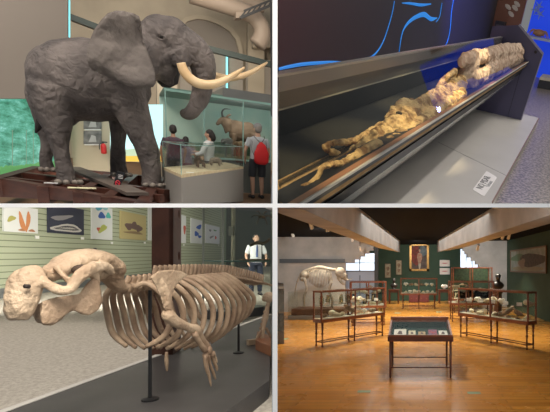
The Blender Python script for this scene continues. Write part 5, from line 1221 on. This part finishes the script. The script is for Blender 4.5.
def fill(cs, where, row, level, front, scale=1.0, jit=1):
    P, s0, s1, dp, zl, zm, zt = cs; n = len(row)
    rr = random.Random(len(row) * 7 + level)
    for i, k in enumerate(row):
        if k is None: continue
        s = s0 + .12 + (s1 - s0 - .24) * (i + .5) / n; d = .09 if k == 'card' else front + rr.uniform(-.05, .05)
        lev = 'upper shelf' if level else 'base tray'
        same = [j for j, q in enumerate(row) if q == k]; r_ = same.index(i)
        word = '' if len(same) == 1 else ({2: ['left ', 'right ']}.get(len(same)) or {3: ['left ', 'middle ', 'right ']}.get(len(same)) or [w_ + ' ' for w_ in ('leftmost', 'second', 'third', 'fourth', 'fifth', 'sixth', 'seventh')])[r_]
        if len(same) > 3 and r_ == len(same) - 1: word = 'rightmost '
        put(k, P(s, d, (zm if level else zl) + .004), rr.uniform(-.4, .4) + (0 if k == 'card' else rr.choice((0, pi))), '%s%s on the %s of %s' % (word, TXT[k], lev, where), '%ss on the %s of %s' % (CAT[k], lev, where), CAT[k], scale * rr.uniform(.9, 1.15))

# nearest pair, second pair, the tall one, the one by the back wall
c1 = show_case('red-brown two-bay glass show case standing left of the small slanted desk case', (-2.33, 11.8), (-.88, 13.7), .3)
w = 'the case left of the desk case'
fill(c1, w, ['jar', 'jar', None, 'jar', 'jar', 'skull', 'skull', 'jar', 'jar'], 1, .28, 1.25)
fill(c1, w, ['card', 'card', None, 'card', 'card', 'card', 'card'], 1, .08, 1.0)
fill(c1, w, ['mineral', 'skull', 'shell', 'bird', 'skeleton', 'coral', 'mineral'], 0, .25, 1.3)
c2 = show_case('red-brown two-bay glass show case standing right of the small slanted desk case', (1.44, 13.5), (2.89, 11.4), .3)
w = 'the case right of the desk case'
fill(c2, w, ['shell', 'coral', 'shell', 'skull', 'coral', None, None, 'skull'], 1, .25, 1.3)
fill(c2, w, ['card', 'card', 'card', 'card', 'card'], 1, .08, 1.2)
fill(c2, w, ['shell', 'mineral', 'skull', 'shell', 'mineral', 'bird', 'bird', 'shell'], 0, .25, 1.3)
c3 = show_case('red-brown glass show case half hidden behind the case left of the desk case', (-2.1, 16.0), (-1.0, 16.2), 1.0, .68, 1.58, legs=(0, 1))
w = 'the half-hidden left case'
fill(c3, w, ['skull', 'skull', 'jar', 'bird', 'skull'], 1, .4, 1.3)
fill(c3, w, ['shell', 'jar', 'skull', 'mineral'], 0, .4, 1.3)
c4 = show_case('red-brown glass show case half hidden behind the case right of the desk case', (1.55, 17.2), (3.05, 17.2), 1.0, .68, 1.55, legs=(0, 1))
w = 'the half-hidden right case'
fill(c4, w, ['skeleton', 'skull', 'bird', 'coral', 'skull', 'shell'], 1, .4, 1.3)
fill(c4, w, ['shell', 'coral', 'shell', 'skull'], 0, .4, 1.3)
c5 = show_case('tallest glass show case, leafy backdrop inside, beside the stair opening', (1.95, 20.6), (3.6, 20.6), .9, .6, 2.08, legs=(0, .5, 1), mid=False, back=mat('leafy_backdrop', (.004, .010, .005), .85, col2=(.030, .055, .02), scale=11, detail=8))
w = 'the tallest case'
fill(c5, w, ['skeleton', 'bird', 'skull', 'skeleton'], 0, .35, 2.2)
c6 = show_case('wide low glass show case of pale shells in front of the large portrait', (-.46, 22.6), (1.15, 22.6), .6, .73, 1.53, over=.1)
w = 'the portrait case'
fill(c6, w, ['coral', 'mineral', 'shell', 'mineral', 'coral', 'coral'], 1, .3, 1.5)
fill(c6, w, ['shell', 'coral', 'skull', 'coral', 'shell', 'coral', 'shell'], 0, .3, 1.3)

# slanted desk case in the middle
def desk_case():
    x0, x1, y0, y1 = -.43, .75, 8.5, 9.5; zb, zf, zk = .71, .815, 1.015
    t = thing('desk_case', 'small dark slanted-top desk case standing alone in the middle of the floor', 'display case', ((x0 + x1) / 2, 9.0, 0))
    m = MB(); m.prism([(x0, y0, zb), (x0, y1, zb), (x0, y1, zb + .03), (x0, y0, zb + .03)], (x1 - x0, 0, 0)); m.box(((x0 + x1) / 2, y0, zb + .03), (x1 - x0 + .06, .04, .09)); m.build('body', mahog_dark, t)
    m = MB(); m.box(((x0 + x1) / 2, y0, zf - .015), (x1 - x0 + .03, .05, .035)); m.box(((x0 + x1) / 2, y1, (zb + zk) / 2), (x1 - x0, .03, zk - zb))
    for x in (x0, x1): m.prism([(x - .018, y0, zb), (x - .018, y1, zb), (x - .018, y1, zk), (x - .018, y0, zf)], (.036, 0, 0))
    m.bar((x0 - .02, y1 + .02, zk - .02), (x1 + .02, y1 + .02, zk - .02), .10, .10); m.build('frame', mahog, t)
    MB().prism([(x0, y0, zf), (x0, y1, zk), (x0, y1, zk + .004), (x0, y0, zf + .004)], (x1 - x0, 0, 0)).build('top_pane', glass('desk_glass', (.96, .98, .98), .004), t)
    MB().prism([(x0 + .02, y0 + .03, zb + .035), (x0 + .02, y1 - .03, zb + .10), (x0 + .02, y1 - .03, zb + .11), (x0 + .02, y0 + .03, zb + .045)], (x1 - x0 - .04, 0, 0)).build('lining', teal, t)
    MB().box(((x0 + x1) / 2, y1 - .02, .9), (x1 - x0 - .04, .012, .2)).build('back_lining', teal, t)
    for x in (x0 + .02, x1 - .02):
        for y in (y0 + .02, y1 - .02): MB().lathe([(.014, 0), (.02, .03), (.024, zb)], (x, y, 0), 8).build('leg', mahog_dark, t, smooth=True)
    for y in (y0 + .02, y1 - .02): MB().bar((x0 + .02, y, .2), (x1 - .02, y, .2), .022).build('stretcher', mahog_dark, t)
    for i, (px, w, txt, c) in enumerate(((400, .24, 'leftmost white card with a dark drawing', (.8, .8, .78)), (412, .14, 'cream card with a small blue and black emblem', (.75, .7, .55)), (422, .14, 'small tan card, middle of the five', (.55, .42, .25)), (433, .17, 'blue and red patterned card', (.10, .14, .30)), (443.5, .17, 'rightmost white card with a dark stripe', (.82, .84, .84)))):
        p = HAL.at(px, 331, y=8.78); z = zb + .062
        o = thing('picture_card', txt + ' inside the slanted desk case', 'card', (p.x, 8.85, z))
        hgt = (.17, .13, .10, .16, .13)[i]
        MB().prism([(p.x - w / 2, 8.80, z), (p.x + w / 2, 8.80, z), (p.x + w / 2, 8.80 + hgt * 1.7, z + hgt * .42), (p.x - w / 2, 8.80 + hgt * 1.7, z + hgt * .42)], (0, .004, -.008)).build('card', mat('card_%d' % i, tuple(v * .75 for v in c), .7, col2=((.35, .04, .06) if i == 3 else None), scale=16), o)
        b = MB(); 
        if i != 3: b.prism([(p.x - w * .22, 8.80 + .04, z + .0125), (p.x + w * .2, 8.80 + .035, z + .0125), (p.x + w * .12, 8.80 + hgt * 1.0, z + .005 + hgt * .26), (p.x - w * .1, 8.80 + hgt * 1.1, z + .005 + hgt * .28)], (0, 0, .003)); b.build('drawing', mat('ink', (.08, .07, .09), .7), o)
desk_case()

# paintings
def framed(name, label, cat, c, w, h, fm, art_mat, normal='y', fw=.06, group=None, extra=None, UN=None):
    """framed picture; its face looks towards -y (normal 'y') or -x (normal 'x')"""
    c = V(c); U = V((1, 0, 0)) if normal == 'y' else V((0, -1, 0)); N = V((0, -1, 0)) if normal == 'y' else V((-1, 0, 0)); Z = V((0, 0, 1))
    if UN: U, N = UN
    t = thing(name, label, cat, c - Z * h / 2, group)
    q = lambda a, b, n: c + U * a + Z * b + N * n
    m = MB()
    for s in (-1, 1):
        m.prism([q(-w / 2, s * h / 2, 0), q(w / 2, s * h / 2, 0), q(w / 2, s * (h / 2 - fw), 0), q(-w / 2, s * (h / 2 - fw), 0)], N * .05)
        m.prism([q(s * w / 2, -h / 2, 0), q(s * w / 2, h / 2, 0), q(s * (w / 2 - fw), h / 2, 0), q(s * (w / 2 - fw), -h / 2, 0)], N * .05)
    m.build('frame', fm, t)
    MB().prism([q(-w / 2 + .01, -h / 2 + .01, .0), q(w / 2 - .01, -h / 2 + .01, .0), q(w / 2 - .01, h / 2 - .01, .0), q(-w / 2 + .01, h / 2 - .01, .0)], N * .02).build('canvas', art_mat, t)
    if extra: extra(t, lambda a, b, n=.021: q(a * w, b * h, n), N)
    return t
def blob(t, name, q, N, cx, cy, rx, ry, m, n=.021, k=14, rot=0, wob=.12):
    pts = []
    for i in range(k):
        a = 2 * pi * i / k; r = 1 + wob * sin(3 * a + cx * 9) ; X, Y = rx * cos(a) * r, ry * sin(a) * r
        pts.append(q(cx + X * cos(rot) - Y * sin(rot), cy + X * sin(rot) + Y * cos(rot), n))
    return MB().prism(pts, N * .002).build(name, m, t)
gold = mat('gilt_frame', (.42, .25, .07), .35, metal=.6, col2=(.25, .13, .04), scale=30)
def portrait(t, q, N):
    blob(t, 'painted_drape', q, N, -.2, .1, .22, .4, mat('paint_red', (.30, .05, .04), .7, col2=(.12, .04, .03), scale=6))
    blob(t, 'painted_sky', q, N, .2, .22, .2, .2, mat('paint_sky', (.18, .23, .25), .7, col2=(.10, .13, .15), scale=6))
    blob(t, 'painted_coat', q, N, .02, -.02, .13, .2, mat('paint_coat', (.42, .16, .10), .7, col2=(.45, .38, .28), scale=14), .0235)
    blob(t, 'painted_legs', q, N, .02, -.30, .06, .13, mat('paint_cream', (.52, .46, .36), .7), .0235)
    blob(t, 'painted_head', q, N, .02, .24, .045, .055, mat('paint_skin', (.50, .33, .24), .7), .0255)
b1, b2 = H(409.5, 271, 27.9), H(429, 243.5, 27.9)
framed('painting', 'large gilt-framed portrait of a standing figure in red on the green back wall', 'painting', ((b1.x + b2.x) / 2, 27.98, (b1.z + b2.z) / 2), b2.x - b1.x, b2.z - b1.z, gold, mat('paint_dark', (.05, .035, .03), .6, col2=(.12, .08, .06), scale=5), fw=.13, extra=portrait)
pale_art = mat('old_print', (.52, .46, .32), .8, col2=(.30, .26, .18), scale=18)
for px, w, txt in ((387.8, 6.2, 'left one of two narrow framed prints left of the portrait, hung lower'), (398.8, 6, 'right one of two narrow framed prints left of the portrait, hung higher')):
    yy = (263.5, 278) if px < 390 else (260, 275); a, b = H(px - w / 2, yy[1], 27.9), H(px + w / 2, yy[0], 27.9)
    framed('framed_print', txt, 'picture', ((a.x + b.x) / 2, 27.98, (a.z + b.z) / 2), b.x - a.x, b.z - a.z, mat('thin_dark_frame', (.12, .09, .05), .5), pale_art, fw=.03, extra=lambda t, q, N: (blob(t, 'figure', q, N, 0, .15, .25, .15, dark_bone), blob(t, 'figure', q, N, 0, -.2, .22, .12, dark_bone)))
for y0, y1, txt in ((260, 266.5, 'upper white framed print right of the portrait'), (268, 274.5, 'lower white framed print right of the portrait')):
    a, b = H(439.8, y1, 27.9), H(449.8, y0, 27.9)
    framed('framed_print', txt, 'picture', ((a.x + b.x) / 2, 27.98, (a.z + b.z) / 2), b.x - a.x, b.z - a.z, mat('white_frame', (.8, .78, .75), .5), mat('print_paper', (.78, .72, .66), .8), fw=.03, extra=lambda t, q, N: blob(t, 'drawn_stripe', q, N, 0, 0, .3, .07, mat('pink_ink', (.55, .18, .18), .8)))
def landscape(t, q, N):
    blob(t, 'painted_hill', q, N, -.25, .12, .23, .16, mat('paint_hill', (.10, .16, .09), .7), wob=.2)
    blob(t, 'painted_ground', q, N, 0, -.34, .45, .10, mat('paint_ground', (.24, .22, .14), .7), .0235, wob=.03)
    blob(t, 'painted_boulder', q, N, .14, .0, .34, .27, mat('paint_umber', (.045, .036, .028), .7, col2=(.09, .07, .05), scale=6), .0255)
    blob(t, 'painted_log', q, N, -.12, -.12, .10, .20, mat('paint_log', (.22, .17, .13), .7), .0275, wob=.25)
wx = lambda y: 5.06 + (24.2 - y) * (5.42 - 5.06) / 13.9 - .03
yf_ = 23.0; yn_ = 17.35; pf, pn = V((wx(yf_), yf_, 0)), V((wx(yn_), yn_, 0)); Uw = (pn - pf).normalized(); Nw = V((Uw.y, -Uw.x, 0)); Nw = -Nw if Nw.x > 0 else Nw
framed('painting', 'wide dark landscape painting on the green right-hand wall', 'painting', (pf + pn) / 2 + V((0, 0, 2.1 + (267 - 260.3) / 450 * 20.0)), (pn - pf).length, 1.10, mat('brown_frame', (.14, .09, .05), .5), mat('paint_mist', (.26, .28, .26), .6, col2=(.16, .2, .16), scale=2), fw=.07, extra=landscape, UN=(Uw, Nw))

# low drawer cabinet and side tables by the back wall
def low_cabinet(label, px0, px1, ptop, y, h0=0, m=None, drawers=4):
    a, b = H(px0, ptop, y), H(px1, ptop, y); zt = a.z
    t = thing('drawer_cabinet', label, 'cabinet', ((a.x + b.x) / 2, y + .25, h0)); m = m or mat('oxblood_wood', (.13, .03, .03), .5)
    MB().box(((a.x + b.x) / 2, y + .27, (zt + h0) / 2), (b.x - a.x, .5, zt - h0)).build('body', m, t, bevel=.01)
    for k in range(drawers):
        w_ = (b.x - a.x) / drawers; x = a.x + w_ * (k + .5); d = MB().box((x, y, (zt + h0) / 2), (w_ * .86, .03, (zt - h0) * .8)).build('drawer', m, t, bevel=.005)
        MB().ball((x, y - .03, (zt + h0) / 2), .025, seg=8).build('knob', gold, d)
low_cabinet('low oxblood drawer cabinet seen under the case before the portrait', 409, 429, 294.5, 26.6)
def side_table(label, px0, px1, y, zt):
    a, b = H(px0, 290, y), H(px1, 290, y); t = thing('side_table', label, 'table', ((a.x + b.x) / 2, y + .3, 0))
    MB().box(((a.x + b.x) / 2, y + .3, zt - .03), (b.x - a.x, .6, .06)).build('table_top', mahog_dark, t, bevel=.01)
    MB().box(((a.x + b.x) / 2, y + .3, zt - .12), (b.x - a.x - .1, .5, .12)).build('apron', mahog_dark, t)
    for x in (a.x + .07, b.x - .07):
        for yy in (y + .06, y + .54): MB().lathe([(.03, 0), (.045, .1), (.04, zt - .1)], (x, yy, 0), 8).build('leg', mahog_dark, t)
    return (a.x + b.x) / 2
xt = side_table('dark side table by the back wall left of the portrait case', 388, 399.5, 25.6, .82)
xs = side_table('dark side table by the back wall right of the portrait case', 438.5, 451, 25.6, .82)
def bust(label, x, y, z, s, m, ped=None):
    if ped: 
        t = thing('pedestal', ped, 'pedestal', (x, y, 0)); MB().lathe([(.22, 0), (.22, .08), (.17, .12), (.17, z - .08), (.21, z - .04), (.21, z)], (x, y, 0), 4).build('column', m if ped == 1 else mahog_dark, t)
    o = thing('bust', label, 'sculpture', (x, y, z)); k = MB()
    k.tube([(x, y, z), (x, y, z + .12 * s)], [.16 * s, .10 * s], 12); k.ball((x, y, z + .26 * s), (.26 * s, .15 * s, .17 * s)); k.tube([(x, y, z + .3 * s), (x, y - .01, z + .5 * s)], [.09 * s, .08 * s]); k.ball((x, y - .02, z + .6 * s), (.105 * s, .12 * s, .145 * s)); k.ball((x, y - .14 * s, z + .58 * s), (.025 * s, .04 * s, .04 * s)); k.ball((x, y + .02, z + .65 * s), (.12 * s, .125 * s, .11 * s))
    k.build('figure', m, o, fuse=.02)
bronze = mat('dark_bronze', (.03, .028, .027), .35)
bust('small dark bust on the left side table by the back wall', xt, 25.9, .82, .85, bronze)
p = H(498.5, 300, 19.5); bust('dark bronze bust standing right of the tallest case', p.x, 19.6, 1.02, 1.05, bronze, 'dark column under the bronze bust right of the tallest case')
put('coral', (xs, 25.9, .825), 0, 'big cream coral on the right side table by the back wall', None, 'coral', 2.7)

# elephant skeleton on its low glass-walled stand
def hall_skeleton():
    y = 18.6; s = y / 450
    Q = lambda px, py, dy=0: H(px, py, y + dy)
    base = thing('skeleton_stand', 'low grey and brown stand with glass rail under the elephant skeleton', 'stand', (Q(322, 0).x, y, 0))
    x0, x1 = Q(292, 0).x, Q(352, 0).x
    MB().box(((x0 + x1) / 2, y + .2, .07), (x1 - x0, 1.7, .14)).build('plinth', mat('grey_plinth', (.30, .30, .29), .6), base, bevel=.01)
    MB().box(((x0 + x1) / 2 - .1, y + .2, .27), (x1 - x0 - .35, 1.2, .26)).build('crate', mat('crate_wood', (.16, .07, .04), .6, col2=(.22, .1, .05), scale=6), base, bevel=.01)
    for a_, b_ in (((x0, y - .62), (x1, y - .62)), ((x0, y - .62), (x0, y + 1.0)), ((x1, y - .62), (x1, y + 1.0))):
        MB().bar((*a_, .62), (*b_, .62), .008, .95).build('glass_rail', glass('rail_glass', (.96, .98, .97), .03), base)
    t = thing('elephant_skeleton', 'mounted elephant skeleton facing right before the raw concrete wall', 'skeleton', (Q(322, 0).x, y, .4))
    B = mat('old_ivory_bone', (.36, .31, .24), .75, col2=(.24, .20, .15), scale=10)
    MB().tube([Q(297, 282), Q(302, 273), Q(309, 270), Q(319, 267.5), Q(328, 269), Q(336, 270)], [.03, .06, .075, .08, .075, .06], 8).build('spine', B, t, smooth=True)
    for i in range(14):
        u = i / 13; px = 308 + 20 * u; top = 270.5 - 2 * sin(u * 3.1); hgt = 12 + 7 * sin(u * 3.14)
        for sd in (-1, 1):
            MB().tube([Q(px, top), Q(px + 1, top + hgt * .3, sd * .36), Q(px + 1.5, top + hgt * .75, sd * .36), Q(px + 2, top + hgt, sd * .12)], .016, 5).build('rib', B, t, smooth=True)
    MB().ball(Q(305, 275), (.20, .28, .17)).ball(Q(303, 279), (.13, .3, .10)).build('pelvis', B, t, fuse=.03)
    for sd in (-1, 1):
        MB().prism([Q(326, 270, sd * .3), Q(331, 271, sd * .3), Q(333, 281, sd * .33), Q(329, 283, sd * .33)], (0, .04, 0)).build('shoulder_blade', B, t)
        MB().tube([Q(304, 278, sd * .3), Q(306.5, 288, sd * .32), Q(304, 297, sd * .3), Q(304, 305, sd * .3), Q(304, 306.5, sd * .3)], [.07, .05, .055, .045, .09], 7).build('hind_leg', B, t, smooth=True)
        MB().tube([Q(331, 282, sd * .3), Q(329, 291, sd * .3), Q(332, 299, sd * .3), Q(332, 306, sd * .3), Q(333, 306.5, sd * .3)], [.07, .05, .055, .045, .09], 7).build('front_leg', B, t, smooth=True)
    k = MB(); k.ball(Q(340, 272.5), (.21, .22, .23)); k.ball(Q(344, 276), (.15, .16, .14)); k.tube([Q(343, 276), Q(347, 280)], [.12, .08]); k.tube([Q(338, 277), Q(342, 283), Q(345, 284)], [.08, .06, .04]); k.build('skull', B, t, fuse=.03, sm_it=2)
    for sd in (-1, 1): MB().tube([Q(346, 279, sd * .1), Q(349, 280, sd * .13), Q(352.5, 277.8, sd * .12)], [.03, .025, .008], 6).build('tusk', B, t, smooth=True)
    m = MB().tube([Q(297, 282), Q(295, 291), Q(295, 299)], [.025, .02, .01], 6).build('tail', B, t, smooth=True)
hall_skeleton()

# glazed case cut by the left edge, floor tags, track lights
p = H(277.9, 350, 12.3)
t = thing('glass_cabinet', 'tall dark glass cabinet cut off at the hall\'s left side', 'display case', (p.x, 13.8, 0))
for nm, a, b, mm in (('base', 0, .35, mat('cab_base', (.14, .12, .10), .5)), ('glass_box', .35, 1.45, glass('dark_glass', (.45, .47, .45), .1)), ('top', 1.45, 1.5, mat('cab_base', (.1, .1, .1)))):
    l = MB(); x0 = lambda y: (277.9 - PX0) / F * y
    l.prism([(x0(12.3), 12.3, a), (x0(12.3) + .17, 12.3, a), (x0(17) + .2, 17, a), (x0(17), 17, a)], (0, 0, b - a)); l.build(nm, mm, t)
tg = mat('pale_green_tag', (.22, .34, .24), .4)
for px, py, lab in ((364, 391.5, 'left one of the two nearest green floor tags'), (474, 393, 'right one of the two nearest green floor tags'), (283, 339, 'green floor tag beside the dark glass cabinet'), (397.5, 313, 'far green floor tag left of the desk case'), (439, 312, 'far green floor tag right of the desk case')):
    g = HAL.at(px, py, z=0); MB().box((g.x, g.y, .002), (.22 if py > 350 else .26, .12 if py > 350 else .3, .004)).build('floor_tag', tg); tag(bpy.data.objects[[o.name for o in C.objects if o.name.startswith('floor_tag')][-1]], lab, 'floor tag', 'green floor tags')
def track_light(px, py, y, lab, aim=(0, .3)):
    c = H(px, py, y); t = thing('track_light', lab, 'spotlight', (c.x, c.y, 3.5), 'white track lights on the black ceiling'); wm = mat('lamp_white', (.8, .8, .78), .4)
    MB().tube([(c.x, c.y, 3.5), (c.x, c.y, c.z)], .012, 6).build('stem', mat('lamp_stem', (.05, .05, .05), .5), t)
    d = V((aim[0], aim[1], -.35)).normalized() * .13
    MB().tube([c - d, c + d], [.05, .06], 12).build('lamp_head', wm, t)
for px, py, y, lab in ((311, 225, 13.5, 'track light nearest the hall\'s upper left corner'), (327, 228, 15, 'second track light along the left concrete beam'), (292.5, 234, 19, 'small track light above the dark wall strip'), (352, 238.5, 19.5, 'track light above the left stair opening'), (478, 247.5, 18.5, 'single track light right of the right beam end'), (503, 236, 17, 'left one of the paired track lights by the right wall'), (509, 236, 17, 'right one of the paired track lights by the right wall'), (532, 220, 11.5, 'track light nearest the hall\'s upper right corner'), (360, 249, 20.2, 'lowest hanging track light, before the left stair opening')):
    track_light(px, py, y, lab, (.05 if px < 400 else -.05, .3))
